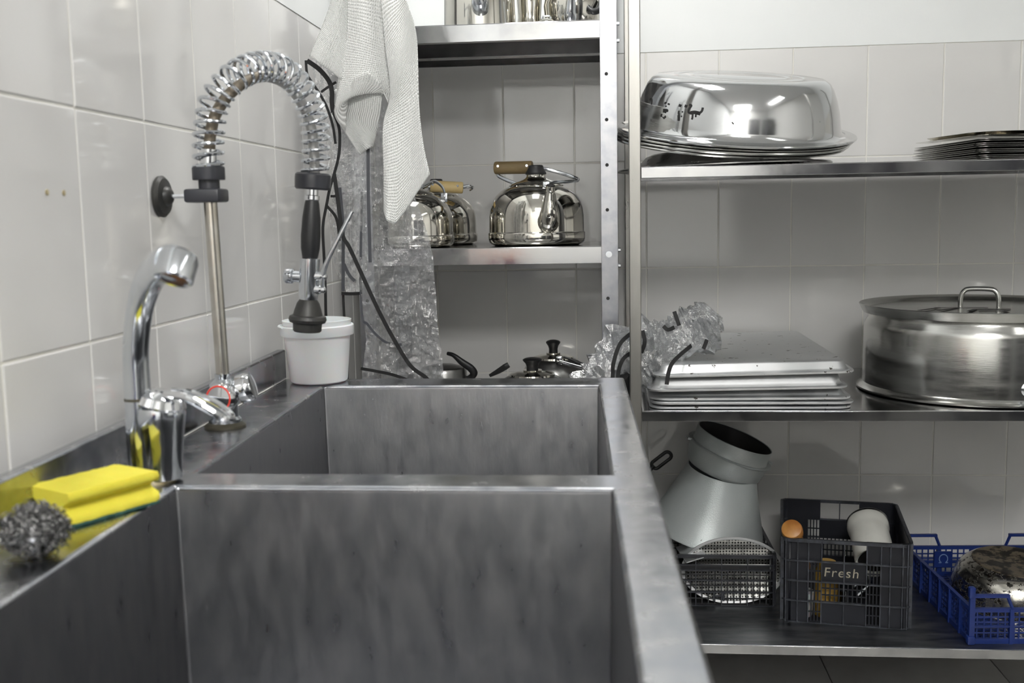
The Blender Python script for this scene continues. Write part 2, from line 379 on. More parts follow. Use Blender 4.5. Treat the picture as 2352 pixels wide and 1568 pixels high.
# ------------------------------------------------------------------ double sink
sk = thing('double_bowl_sink', 'stainless steel double bowl sink unit along the tiled left wall', 'sink', (.35, -1.75, 0))
S0 = -.995
def sp(s, t, z): return (s + .032 * t, S0 - t, z)
SS = [.030, .127, .6455, .696]; TT = [0, .085, .765, .828, 1.50, 1.56]
ZR = .90
bm = B(); V = {}
for i, s in enumerate(SS):
    for j, t in enumerate(TT): V[i, j] = bm.verts.new(sp(s, t, ZR))
holes = {(1, 1), (1, 3)}
for i in range(3):
    for j in range(5):
        if (i, j) not in holes: bm.faces.new((V[i, j], V[i + 1, j], V[i + 1, j + 1], V[i, j + 1]))
lo = {}
def low(k, dz, tagk):
    if (k, tagk) not in lo: lo[k, tagk] = bm.verts.new(V[k].co + Vector((0, 0, -dz)))
    return lo[k, tagk]
def wallface(k1, k2, dz, tagk): bm.faces.new((V[k1], V[k2], low(k2, dz, tagk), low(k1, dz, tagk)))
for j in range(5): wallface((0, j), (0, j + 1), .045, 'o'); wallface((3, j), (3, j + 1), .045, 'o')
for i in range(3): wallface((i, 0), (i + 1, 0), .045, 'o'); wallface((i, 5), (i + 1, 5), .045, 'o')
for (i, j) in holes:
    q = [(i, j), (i + 1, j), (i + 1, j + 1), (i, j + 1)]
    for a, b in zip(q, q[1:] + q[:1]): wallface(a, b, .006, ('h', j))
wobj('rim', bm, RIMST, sk, bevel=.004)
for n, (t0, t1) in enumerate(((.085, .765), (.828, 1.50))):
    bm = B(); e = .0; rr = .0025
    def ring(z, ins, r):
        pts = []
        s0, s1, a0, a1 = .127 - e + ins, .6455 + e - ins, t0 - e + ins, t1 + e - ins
        for cx, cy, an in ((s1 - r, a1 - r, 0), (s0 + r, a1 - r, PI / 2), (s0 + r, a0 + r, PI), (s1 - r, a0 + r, 1.5 * PI)):
            for k in range(6):
                a = an + k / 5 * PI / 2; pts.append(bm.verts.new(sp(cx + r * math.cos(a), cy + r * math.sin(a), z)))
        return pts
    R = [ring(z, ins, r) for z, ins, r in ((ZR - .0055, 0, .002), (ZR - .008, .0004, rr), (.60, .004, rr + .002), (.575, .010, rr + .01), (.562, .03, .03), (.558, .10, .05), (.555, .18, .05))]
    for a, b in zip(R, R[1:]):
        m_ = len(a)
        for k in range(m_): bm.faces.new((a[k], a[(k + 1) % m_], b[(k + 1) % m_], b[k]))
    bm.faces.new(R[-1])
    for f in bm.faces: f.normal_flip()
    bw = wobj('bowl', bm, BOWLST, sk)
    bw.data.flip_normals()
    bm = B(); c = sp((.127 + .6455) / 2, (t0 + t1) / 2, .556); lathe(bm, [(.045, 0), (.043, .003), (.03, .002), (.028, -.004), (0, -.005)], 32, Matrix.Translation(c)); wobj('drain', bm, CHROMED, sk)
bm = B()                                                   # upstand against the wall
P0, P1 = sp(.012, -.004, 0), sp(.012, 1.56, 0)
for a, b in ((.012, .030),):
    v = [bm.verts.new(sp(s, t, z)) for z in (ZR - .04, ZR + .058) for t in (-.004, 1.56) for s in (a, b)]
    for f in ((0, 1, 3, 2), (4, 5, 7, 6), (0, 1, 5, 4), (2, 3, 7, 6), (0, 2, 6, 4), (1, 3, 7, 5)): bm.faces.new([v[k] for k in f])
wobj('upstand', bm, RIMST, sk, bevel=.003)
bm = B()
tube(bm, [sp(.0315, -.002, ZR + .001), sp(.0315, 1.55, ZR + .001)], .001, 6); wobj('sealant_joint', bm, GROUT, sk)
bm = B()
v = [bm.verts.new(sp(s, t, z)) for z in (.45, ZR - .03) for t in (.006, 1.554) for s in (.686, .692)]
for f in ((0, 1, 3, 2), (4, 5, 7, 6), (0, 1, 5, 4), (2, 3, 7, 6), (0, 2, 6, 4), (1, 3, 7, 5)): bm.faces.new([v[k] for k in f])
wobj('side_panel', bm, STEEL, sk)
for s, t in ((.06, .04), (.66, .04), (.06, 1.52), (.66, 1.52)):
    bm = B(); p = sp(s, t, 0); bx(bm, p[0] - .018, p[0] + .018, p[1] - .018, p[1] + .018, 0, ZR - .04); wobj('leg', bm, STEEL, sk, bevel=.003)

# ------------------------------------------------------------------ racks
def shelf_tray(bm, x0, x1, y0, y1, z, lip, rear, t=.0015, hem=.02):
    """folded sheet: flat top, front lip with an inward hem, side lips and a shallow rear lip"""
    bx(bm, x0, x1, y0, y1, z - t, z)
    bx(bm, x0, x1, y0, y0 + t, z - lip, z - t); bx(bm, x0, x1, y0 + t, y0 + hem, z - lip, z - lip + t)
    bx(bm, x0, x1, y1 - t, y1, z - rear, z - t)
    bx(bm, x0, x0 + t, y0 + t, y1 - t, z - lip, z - t); bx(bm, x1 - t, x1, y0 + t, y1 - t, z - lip, z - t)
def angle_post(bm, x, y, sx, sy, wdt, z0, z1, t=.002):
    """L profile with its outer corner at (x, y), flanges running towards sx and sy"""
    bx(bm, x, x + sx * wdt, y, y + sy * t, z0, z1); bx(bm, x, x + sx * t, y + sy * t, y + sy * wdt, z0, z1)
rk = thing('shelf_rack', 'bolted galvanised steel rack with kettles in the back corner', 'rack', (.43, -.24, 0))
LX0, LX1, LY0, LY1 = .056, .690, -.472, -.012
for (x, y, sx, sy) in ((LX1, LY0, -1, 1), (LX0, LY0, 1, 1), (LX1, LY1, -1, -1), (LX0, LY1, 1, -1)):
    bm = B(); angle_post(bm, x, y, sx, sy, .040, 0, 2.05)
    po = wobj('post', bm, GALV, rk, bevel=.0008)
    if y == LY0:
        for k in range(-4, 5):
            z = 1.328 + .1055 * k
            if abs(z - 1.645) < .03 or abs(z - 1.117) < .03: continue
            bm = B(); cyl(bm, (0, -.0004, 0), (0, .003, 0), .0042, 14)
            h = obj('bolt_hole_shade', bm, MARK_HOLE, po); h.location = (x + sx * .025 if sx < 0 else x + .02, LY0, z); h.matrix_parent_inverse = Matrix.Translation((0, 0, 0))  # black disc paints the shade inside the hole
        for z in (1.645, 1.117):
            bm = B(); cyl(bm, (0, -.005, 0), (0, .001, 0), .0058, 6); cyl(bm, (0, -.0015, 0), (0, .001, 0), .0075, 16)
            h = obj('bolt', bm, CHROMED, po); h.location = (x + sx * .022, LY0, z)
            if sx < 0:
                for dy, dz in ((.012, .01), (.02, -.028)):
                    bm = B(); cyl(bm, (-.001, 0, 0), (.006, 0, 0), .0048, 6)
                    h = obj('bolt', bm, CHROMED, po); h.location = (x, LY0 + dy, z + dz)
for z in (1.664, 1.137, .615):
    bm = B(); shelf_tray(bm, LX0 + .004, LX1 - .004, LY0 + .003, LY1 - .002, z, .041, .034)
    s_ = wobj('shelf', bm, SHELFST, rk, bevel=.0006)
    bm = B(); bx(bm, LX0 + .01, LX1 - .01, -.262, -.222, z - .046, z - .004); o = obj('stiffener', bm, SHELFST, s_, bevel=.001)
rr_ = thing('shelf_rack', 'wide stainless steel rack with basin, baking pans and crates', 'rack', (1.3, -.33, 0))
QX0, QX1, QY0, QY1 = .713, 1.97, -.662, -.010
for (x, y, sx, sy) in ((QX0, QY0, 1, 1), (QX1, QY0, -1, 1), (QX0, QY1, 1, -1), (QX1, QY1, -1, -1)):
    bm = B(); xa, xb = sorted((x, x + sx * .026)); ya, yb = sorted((y, y + sy * .026)); bx(bm, xa, xb, ya, yb, 0, 2.05)
    wobj('post', bm, POST, rr_, bevel=.002)
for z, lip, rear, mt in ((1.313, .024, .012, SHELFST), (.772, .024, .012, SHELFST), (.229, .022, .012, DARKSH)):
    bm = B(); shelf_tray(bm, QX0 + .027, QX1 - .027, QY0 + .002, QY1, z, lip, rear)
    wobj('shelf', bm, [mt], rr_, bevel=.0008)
bm = B(); bx(bm, QX0 + .027, QX1 - .027, QY0 - .0005, QY0 + .002, .207, .2285); wobj('shelf_edge', bm, SHELFST, rr_, bevel=.0008)

# ------------------------------------------------------------------ near mixer tap
tp = thing('mixer_tap', 'chrome single lever mixer tap with tall curved spout behind the sponge', 'tap', (.112, -1.80, ZR))
bm = B(); lathe(bm, [(.030, 0), (.030, .003), (.026, .006), (0, .006)], 32); obj('base_ring', bm, LIME, tp)
bm = B()                                                    # body: spout column and the wider cartridge housing grown together
lathe(bm, [(.0235, .004), (.0245, .03), (.028, .06), (.031, .082), (.029, .092), (.021, .099), (0, .101)], 40, Matrix.Translation((.016, 0, 0)))
lathe(bm, [(.0165, .004), (.0160, .06), (.0155, .1015), (0, .1016)], 32, Matrix.Translation((-.004, -.012, 0)))
obj('body', bm, CHROMED, tp)
bm = B(); lathe(bm, [(.0158, .1012), (.0158, .1045)], 32, Matrix.Translation((-.004, -.012, 0))); obj('swivel_ring', bm, BRONZE, tp)
bm = B()
SPO = spline([(-.004, -.012, .104), (-.003, -.012, .160), (.010, -.022, .212), (.036, -.048, .248), (.070, -.086, .266), (.088, -.105, .2685)], 8)
tube(bm, SPO, [.0155, .0150, .0155, .0168, .0185, .0195], 28, cap=True); obj('spout', bm, CHROMED, tp)
bm = B(); m_ = Matrix.Translation((.095, -.113, .262)) @ Matrix.Rotation(math.radians(9), 4, 'Y') @ Matrix.Rotation(math.radians(-27), 4, 'X')
lathe(bm, [(0, .021), (.012, .021), (.019, .017), (.0215, .010), (.0215, -.012), (.0195, -.014), (.0165, -.013), (.0160, -.004)], 36, m_); au = obj('aerator', bm, CHROMED, tp)
bm = B(); lathe(bm, [(.0160, -.0075), (.010, -.006), (0, -.006)], 28, m_); obj('aerator_mesh', bm, RUST, au)
bm = B(); lathe(bm, [(.0295, .0), (.031, .003), (.027, .012), (.017, .018), (0, .020)], 36, Matrix.Translation((.017, 0, .0925)) @ Matrix.Rotation(math.radians(14), 4, 'Y'))
lv = obj('lever', bm, CHROME, tp)
bm = B(); LP = spline([(.030, -.012, .108), (.055, -.016, .106), (.080, -.018, .094), (.100, -.014, .080), (.104, .0, .076), (.098, .012, .080), (.078, .016, .093), (.052, .014, .104), (.028, .011, .107)], 6)
tube(bm, LP, .0052, 10); obj('lever_loop', bm, CHROME, lv)

# ------------------------------------------------------------------ pre-rinse spray unit
pf = thing('pre_rinse_faucet', 'tall spring hose spray faucet with black grip hanging over the white tub', 'faucet', (.083, -1.470, ZR))
def L(p): return Vector(p) - Vector((.083, -1.470, ZR))
bm = B(); lathe(bm, [(.031, 0), (.031, .003), (.027, .006), (.024, .008)], 32); obj('base_flange', bm, BRONZE, pf)
bm = B(); lathe(bm, [(.0245, .004), (.0245, .012), (.021, .016), (.020, .04), (.0215, .05), (.0205, .066), (.012, .074), (.0125, .082), (0, .082)], 36); obj('valve_body', bm, CHROMED, pf)
for nm, d, off in (('tap_knob', Vector((-.06, -.97, .10)), .020), ('tap_knob', Vector((.95, .10, .28)), .020)):
    d.normalize(); q = d.to_track_quat('Z', 'Y').to_matrix().to_4x4(); bm = B()
    lathe(bm, [(.009, .0), (.009, .014), (.016, .017), (.0225, .022), (.0232, .034), (.021, .041), (.019, .043), (0, .0445)], 36, Matrix.Translation(Vector((.010 if d.x < 0 else .004, 0, .046 if d.x < 0 else .050))) @ q)
    kn = obj(nm, bm, CHROME, pf)
    if d.x < 0:
        bm = B(); P = [(.0185 * math.cos(a), .0185 * math.sin(a), .0432) for a in [2 * PI * k / 40 for k in range(40)]]
        tube(bm, P, .0014, 8, close=True); bmesh.ops.transform(bm, matrix=Matrix.Translation(Vector((.010, 0, .046))) @ q, verts=bm.verts); obj('red_ring', bm, RED, kn)
bm = B(); cyl(bm, (0, 0, .075), L((.077, -1.47, 1.262)), .0100, 24); obj('riser_pipe', bm, M('riser_steel', (.50, .46, .40), .25, 1, col2=(.62, .60, .56), vscale=20), pf)
bm = B(); box(bm, L((.072, -1.47, 1.250)), (.054, .046, .020), bev=.004); cl = obj('clamp', bm, BLACKD, pf)
bm = B(); cyl(bm, L((.008, -1.472, 1.250)), L((.05, -1.47, 1.250)), .0032, 12); obj('stay_rod', bm, CHROMED, pf)
bm = B(); lathe(bm, [(.0305, 0), (.031, .004), (.027, .008), (.0150, .010), (.0135, .014), (.010, .0175), (.0045, .019), (0, .019)], 36, Matrix.Translation(L((.0015, -1.472, 1.250))) @ Matrix.Rotation(PI / 2, 4, 'Y')); obj('wall_flange', bm, RUBBER, pf)
bm = B(); lathe(bm, [(.0155, 0), (.0155, .013), (.0235, .013), (.0238, .016), (.0238, .031), (.022, .033), (0, .033)], 36, Matrix.Translation(L((.077, -1.47, 1.260)))); obj('lower_collar', bm, BLACKD, pf)
SPR = [(0.077, -1.47, 1.290), (0.081, -1.47, 1.345), (0.091, -1.465, 1.39), (0.118, -1.45, 1.425), (0.142, -1.4, 1.446), (0.167, -1.35, 1.44), (0.188, -1.32, 1.402), (0.196, -1.305, 1.355), (0.191, -1.3, 1.286)]
path = [L(p) for p in spline(SPR, 90)]
P_, T_, N_, B_ = frames(path)
cum = [0.]
for a, b in zip(P_, P_[1:]): cum.append(cum[-1] + (b - a).length)
TURNS = 28
coil = [P_[i] + (N_[i] * math.cos(2 * PI * TURNS * cum[i] / cum[-1]) + B_[i] * math.sin(2 * PI * TURNS * cum[i] / cum[-1])) * .0212 for i in range(len(P_))]
bm = B(); tube(bm, coil, .0029, 8); obj('spring', bm, CHROMED, pf)
HO = [(0.078, -1.47, 1.286), (0.084, -1.47, 1.345), (0.098, -1.463, 1.382), (0.122, -1.443, 1.413), (0.144, -1.398, 1.431), (0.165, -1.352, 1.424), (0.182, -1.323, 1.394), (0.191, -1.308, 1.352), (0.191, -1.3, 1.280)]
hp = [L(p) for p in spline(HO, 10)]
bm = B(); tube(bm, hp[:40], .0085, 16); hs = obj('hose', bm, HOSEB, pf)
bm = B(); tube(bm, hp[38:], .0085, 16); obj('hose', bm, HOSE, pf)
bm = B(); cyl(bm, L((.0775, -1.47, 1.292)), L((.0795, -1.47, 1.318)), .0115, 20); obj('hose_ferrule', bm, CHROME, pf)
sm = Matrix.Translation(L((.1775, -1.30, 1.16))) @ Matrix.Rotation(math.radians(4.6), 4, 'Y')
bm = B(); lathe(bm, [(0, .128), (.026, .128), (.0290, .125), (.0295, .119), (.0290, .104), (.0265, .101), (0, .101)], 40, sm); obj('upper_collar', bm, BLACKD, pf)
bm = B(); lathe(bm, [(.0095, .101), (.0095, .092), (.0125, .091), (.0125, .085), (.0105, .083)], 28, sm); obj('grip_ferrule', bm, CHROME, pf)
bm = B(); lathe(bm, [(0, .085), (.0105, .085), (.0120, .078), (.0150, .055), (.0163, .025), (.0155, .005), (.0125, -.012), (0, -.012)], 32, sm); obj('grip', bm, BLACKP, pf)
bm = B(); lathe(bm, [(0, -.012), (.0165, -.012), (.0165, -.07), (.0145, -.080), (0, -.080)], 32, sm)
obj('spray_valve', bm, CHROMED, pf)
bm = B(); lathe(bm, [(.0095, .010), (.0095, .026), (.0125, .028), (.0130, .038), (.0115, .041), (0, .041)], 28, sm @ Matrix.Translation((0, 0, -.043)) @ Matrix.Rotation(-PI / 2, 4, 'Y')); obj('valve_nut', bm, CHROMED, pf)
for zz, ln in ((-.040, .027), (-.062, .026)):
    bm = B(); lathe(bm, [(.008, .010), (.008, ln - .006), (.0055, ln - .003), (.0055, ln + .002), (.003, ln + .004), (0, ln + .004)], 16, sm @ Matrix.Translation((0, -.004, zz)) @ Matrix.Rotation(PI / 2, 4, 'Y')); obj('pivot_screw', bm, CHROME, pf)
bm = B(); tube(bm, spline([L((.196, -1.304, 1.098)), L((.197, -1.306, 1.112)), L((.206, -1.308, 1.140)), L((.228, -1.308, 1.181)), L((.252, -1.306, 1.224))], 6), [.0055, .005, .0042, .0036, .003], 10, flat=.6); obj('trigger', bm, CHROMED, pf)
bm = B(); lathe(bm, [(0, -.076), (.013, -.078), (.0185, -.086), (.0225, -.098), (.0245, -.106), (.0300, -.108), (.0315, -.113), (.0295, -.118), (.0240, -.120), (.0235, -.132), (.0215, -.134), (0, -.130)], 40, sm); obj('spray_head', bm, RUBBER, pf)

# ------------------------------------------------------------------ things on the sink
tb = thing('plastic_tub', 'round white plastic tub standing on the far sink corner', 'tub', (.108, -1.035, ZR + .001))
bm = B(); lathe(bm, [(0, 0), (.050, 0), (.0545, .003), (.0555, .006), (.0635, .098), (.0660, .120), (.0645, .1205), (.062, .098), (.054, .008), (0, .006)], 64); obj('body', bm, WHITEP, tb)
bm = B(); lathe(bm, [(.0630, .092), (.0690, .091), (.0700, .093), (.0700, .109), (.0685, .111), (.0655, .111)], 64); obj('rim', bm, WHITEP, tb)
bm = B(); P = [(.0725 * math.cos(a), .0725 * math.sin(a), .100 + .010 * math.cos(a - 3.6)) for a in [3.0 + .09 * k for k in range(11)]]
tube(bm, P, .0022, 8, flat=.7); obj('bail_handle', bm, WHITEP, tb)
# sponge
sg = thing('kitchen_sponge', 'bright yellow foam sponge with green scouring base beside the tap', 'sponge', (.1115, -1.934, ZR), (0, 0, math.radians(62.5)))
bm = B(); Lg = .112
prof = [(-.036, .004), (.036, .004), (.0372, .008), (.035, .013), (.027, .0165), (.0225, .0195), (.0225, .0215), (.027, .0245), (.035, .0275), (.0370, .032), (.0345, .0375), (-.0345, .0375), (-.0370, .032), (-.035, .0275), (-.027, .0245), (-.0225, .0215), (-.0225, .0195), (-.027, .0165), (-.035, .013), (-.0372, .008)]
rings = []
nx = 20
for i in range(nx + 1):
    x = -Lg / 2 + Lg * i / nx; e = .96 if i in (0, nx) else 1.0
    rings.append([bm.verts.new((x + random.uniform(-.0005, .0005), -y * e, .0205 + (z - .0205) * e + random.uniform(-.0004, .0004))) for y, z in prof])
for a, b in zip(rings, rings[1:]):
    for k in range(len(prof)): bm.faces.new((a[k], a[(k + 1) % len(prof)], b[(k + 1) % len(prof)], b[k]))
bm.faces.new(rings[0]); bm.faces.new(rings[-1]); obj('foam', bm, YELLOW, sg, sharp=60)
bm = B(); box(bm, (0, 0, .0022), (Lg - .001, .072, .0036), bev=.001); obj('scouring_pad', bm, GREEN, sg)
# wire scourer
random.seed(3)
bm = B()
for k in range(420):
    while True:
        c = Vector([random.uniform(-1, 1) for _ in range(3)])
        if .35 < c.length < 1: break
    c = c.normalized() * (c.length ** .45)
    c = Vector((c.x * .030, c.y * .027, c.z * .023 + .0255)) * 1.0
    a1 = Vector([random.uniform(-1, 1) for _ in range(3)]).normalized(); a2 = a1.orthogonal().normalized(); a3 = a1.cross(a2)
    r0 = random.uniform(.0022, .0040); n_ = 16
    tube(bm, [c + a2 * r0 * math.cos(q) + a3 * r0 * math.sin(q) + a1 * .0022 * q / 3 for q in [i * 10.5 / n_ for i in range(n_ + 1)]], .00075, 4, flat=.5)
lathe(bm, [(0, .006), (.014, .008), (.0235, .018), (.0255, .026), (.022, .036), (.012, .043), (0, .045)], 20)
for f in bm.faces: f.material_index = 0
ws = obj('wire_scourer', bm, WIRE, sharp=180); ws.location = (.128, -2.085, ZR); ws.scale = (1, 1, 1)
tag(ws, 'tangled round steel wire scourer next to the yellow sponge', 'scourer')
random.seed(11)

# ------------------------------------------------------------------ towel and plastic aprons hanging in the corner
hk = thing('wall_hook', 'chrome wall hook above the frame holding towel and aprons', 'hook', (0.0, -.77, 1.80))
bm = B(); bx(bm, .001, .006, -.02, .02, -.03, .03); obj('plate', bm, CHROMED, hk, bevel=.002)
bm = B(); tube(bm, spline([(.005, 0, 0), (.10, -.01, .0), (.20, -.02, -.004), (.235, -.02, .01), (.240, -.02, .035)], 6), .0045, 10); obj('arm', bm, CHROMED, hk)
def panel(bm, uvl, left, right, nu, nv, fold, ph, u0=0, amp_top=.3, bottom=None, crumple=0, cs=9, seed=0, fr=3.0):
    lf = spline(left, 10); rg = spline(right, 10); G = []
    for j in range(nv + 1):
        v = j / nv; a = lerpl(lf, v); b = lerpl(rg, v); row = []
        for i in range(nu + 1):
            u = i / nu; p = a.lerp(b, u)
            if bottom is not None: p = p + (lerpl(bottom, u) - lf[-1].lerp(rg[-1], u)) * max(0, (v - .6) / .4) ** 2
            p = p + Vector((0, fold * (amp_top + (1 - amp_top) * v) * math.sin(fr * PI * u + ph + 1.2 * v), 0))
            if crumple:
                q = p * cs + Vector((seed, seed * 2, 0))
                d = mnoise.noise(q) + .55 * abs(mnoise.noise(q * 2.3)) + .50 * abs(mnoise.noise(q * 5.1)) + .36 * abs(mnoise.noise(q * 10.3)) + .16 * abs(mnoise.noise(q * 21))
                p = p + Vector((.15 * crumple * mnoise.noise(q + Vector((9, 3, 1))), crumple * d, 0))
            vv = bm.verts.new(p); row.append((vv, (u0 + u * (b - a).length * 8, v * 8 * .45)))
        G.append(row)
    for j in range(nv):
        for i in range(nu):
            c = [G[j][i], G[j][i + 1], G[j + 1][i + 1], G[j + 1][i]]
            f = bm.faces.new([x[0] for x in c])
            for lp, x in zip(f.loops, c): lp[uvl].uv = x[1]
    return G
VL = lambda L_: [Vector(p) for p in L_]
bm = B(); uvl = bm.loops.layers.uv.new('UVMap')
HKT = [(.165, -.79, 1.800)]
panel(bm, uvl, [(.150, -.79, 1.806), (.112, -.79, 1.717), (0.085, -0.79, 1.639), (0.043, -0.79, 1.554)], [(.165, -.80, 1.806), (0.148, -0.80, 1.714), (0.134, -0.80, 1.600), (0.116, -0.80, 1.500)], 18, 40, .006, .4)
panel(bm, uvl, [(.160, -.80, 1.806), (0.139, -0.81, 1.712), (0.130, -0.81, 1.59), (0.108, -0.81, 1.485), (0.0975, -0.808, 1.430), (.118, -.805, 1.395)],
      [(.190, -.80, 1.806), (0.205, -0.81, 1.709), (0.211, -0.815, 1.561), (0.219, -0.82, 1.491), (.221, -.818, 1.462), (.214, -.81, 1.440)], 30, 60, .011, 1.2, bottom=VL([(.118, -.805, 1.395), (.128, -.80, 1.468), (.150, -.815, 1.505), (.178, -.835, 1.512), (.200, -.83, 1.490), (.216, -.815, 1.448)]), fr=2.2)
# inner fold hanging below the middle
panel(bm, uvl, [(.110, -.80, 1.52), (0.099, -0.80, 1.455), (0.0985, -0.80, 1.425), (0.146, -0.80, 1.345)], [(.205, -.80, 1.52), (0.196, -0.795, 1.440), (0.186, -0.795, 1.394), (0.176, -0.795, 1.362)], 20, 30, .010, .2, fr=1.6)
panel(bm, uvl, [(.185, -.81, 1.806), (0.205, -0.83, 1.705), (0.216, -0.83, 1.558), (0.223, -0.83, 1.466), (0.206, -0.83, 1.401), (0.205, -0.83, 1.303), (0.204, -0.83, 1.228)],
      [(.205, -.80, 1.806), (0.240, -0.81, 1.700), (0.264, -0.81, 1.638), (0.278, -0.81, 1.577), (0.279, -0.81, 1.445), (0.286, -0.81, 1.365), (0.299, -0.81, 1.302)], 26, 80, .008, 2.6,
      bottom=VL([(0.203, -0.83, 1.228), (.212, -.845, 1.207), (0.227, -0.84, 1.199), (.246, -.825, 1.228), (0.268, -0.815, 1.262), (0.299, -0.815, 1.301)]), fr=2.0)
tw = obj('waffle_towel', bm, TOWEL, solid=.0022, sharp=180); tag(tw, 'white waffle weave towel draped from the corner hook', 'towel')
def strap(parent, pts, wd, mat=STRAP, k=5, nrm=(0.1, -1, 0)):
    bm = B(); ribbon(bm, spline(pts, k), wd, nrm); return wobj('strap', bm, mat, parent)
# large clear apron
ap = thing('plastic_apron', 'large clear plastic apron hanging below the white towel behind the sink', 'apron', (.2, -.765, .74))
bm = B(); uvl = bm.loops.layers.uv.new('UVMap')
panel(bm, uvl, [(.16, -.77, 1.80), (0.152, -0.765, 1.721), (0.118, -0.765, 1.554), (0.118, -0.765, 1.399), (0.118, -0.765, 1.261), (0.124, -0.765, 1.158), (0.131, -0.765, 1.064), (0.129, -0.765, 0.969), (0.125, -0.765, 0.854), (0.123, -0.765, 0.737)],
      [(.20, -.77, 1.80), (0.203, -0.765, 1.719), (0.206, -0.765, 1.55), (0.218, -0.765, 1.397), (0.254, -0.765, 1.258), (0.284, -0.765, 1.151), (0.295, -0.765, 1.043), (0.305, -0.765, 0.929), (0.309, -0.765, 0.853), (0.31, -0.765, 0.737)], 60, 220, .012, .5, crumple=.030, cs=9, seed=3)
wobj('film', bm, FILM, ap, sharp=24)
strap(ap, [(0.09, -0.795, 1.307), (0.095, -0.795, 1.261), (0.1, -0.795, 1.208), (0.105, -0.795, 1.173), (0.116, -0.795, 1.154), (0.136, -0.795, 1.108), (0.174, -0.795, 1.02), (0.207, -0.795, 0.954), (0.241, -0.795, 0.897), (0.271, -0.795, 0.873), (0.293, -0.795, 0.851)], .0085)
strap(ap, [(0.164, -0.79, 1.369), (0.161, -0.79, 1.26), (0.16, -0.79, 1.119)], .0070, STRAPG)
strap(ap, [(0.131, -0.79, 0.89), (0.17, -0.79, 0.883), (0.208, -0.79, 0.874), (0.255, -0.79, 0.856)], .0065)
strap(ap, [(0.138, -0.75, 1.27), (0.129, -0.75, 1.10), (0.130, -0.755, 1.0), (0.142, -0.76, 0.984), (0.161, -0.76, 0.96), (0.185, -0.76, 0.942), (0.217, -0.76, 0.938)], .0052, STRAPG)
# smaller folded apron behind it
ap2 = thing('plastic_apron', 'narrow folded clear apron with black straps against the left wall tiles', 'apron', (.1, -.72, 1.04))
bm = B(); uvl = bm.loops.layers.uv.new('UVMap')
panel(bm, uvl, [(.14, -.74, 1.80), (0.118, -0.73, 1.732), (0.055, -0.72, 1.607), (0.024, -0.72, 1.555), (0.044, -0.72, 1.451), (0.051, -0.72, 1.31), (0.051, -0.72, 1.215), (0.055, -0.72, 1.12), (0.085, -0.72, 1.05)],
      [(.17, -.74, 1.80), (0.174, -0.73, 1.73), (0.161, -0.72, 1.604), (0.159, -0.72, 1.554), (0.153, -0.72, 1.448), (0.145, -0.72, 1.308), (0.139, -0.72, 1.214), (0.134, -0.72, 1.119), (0.124, -0.72, 1.049)], 40, 130, .010, 1.5, crumple=.018, cs=10, seed=8)
wobj('film', bm, FILM, ap2, sharp=24)
for pts, wd, mt in (([(0.026, -0.742, 1.551), (0.052, -0.742, 1.532), (0.072, -0.742, 1.507), (0.078, -0.742, 1.485), (0.077, -0.742, 1.462), (0.079, -0.742, 1.44)], .0100, STRAP),
    ([(0.023, -0.74, 1.552), (0.025, -0.74, 1.522), (0.039, -0.74, 1.499), (0.057, -0.74, 1.469), (0.068, -0.74, 1.444), (0.077, -0.74, 1.41), (0.081, -0.74, 1.374)], .0056, STRAP),
    ([(0.079, -0.742, 1.44), (0.089, -0.74, 1.413), (0.091, -0.74, 1.385), (0.087, -0.74, 1.348), (0.076, -0.74, 1.311), (0.065, -0.74, 1.28), (0.056, -0.74, 1.243), (0.046, -0.74, 1.195), (0.046, -0.74, 1.127), (0.046, -0.74, 1.058), (0.045, -0.74, 0.997), (0.047, -0.74, 0.90)], .0062, STRAP),
    ([(0.054, -0.742, 1.484), (0.073, -0.742, 1.496), (0.088, -0.742, 1.504)], .0052, STRAP),
    ([(0.057, -0.742, 1.241), (0.075, -0.742, 1.219), (0.081, -0.742, 1.194), (0.082, -0.742, 1.165)], .0062, STRAP),
    ([(0.066, -0.742, 1.262), (0.076, -0.742, 1.262), (0.088, -0.742, 1.266)], .0056, STRAP),
    ([(0.088, -0.745, 1.28), (0.092, -0.745, 1.20), (0.090, -0.745, 1.131), (0.087, -0.745, 1.055)], .0070, STRAPG),
    ([(0.091, -0.745, 1.115), (0.102, -0.745, 1.09), (0.114, -0.745, 1.077)], .0070, STRAPG),
    ([(0.083, -0.745, 1.050), (0.105, -0.745, 1.049), (0.127, -0.745, 1.050)], .0070, STRAP),
    ([(0.085, -0.738, 1.052), (0.086, -0.738, 0.993), (0.091, -0.738, 0.963), (0.088, -0.738, 0.867), (0.084, -0.738, 0.80)], .0052, STRAP)):
    strap(ap2, pts, wd, mt)

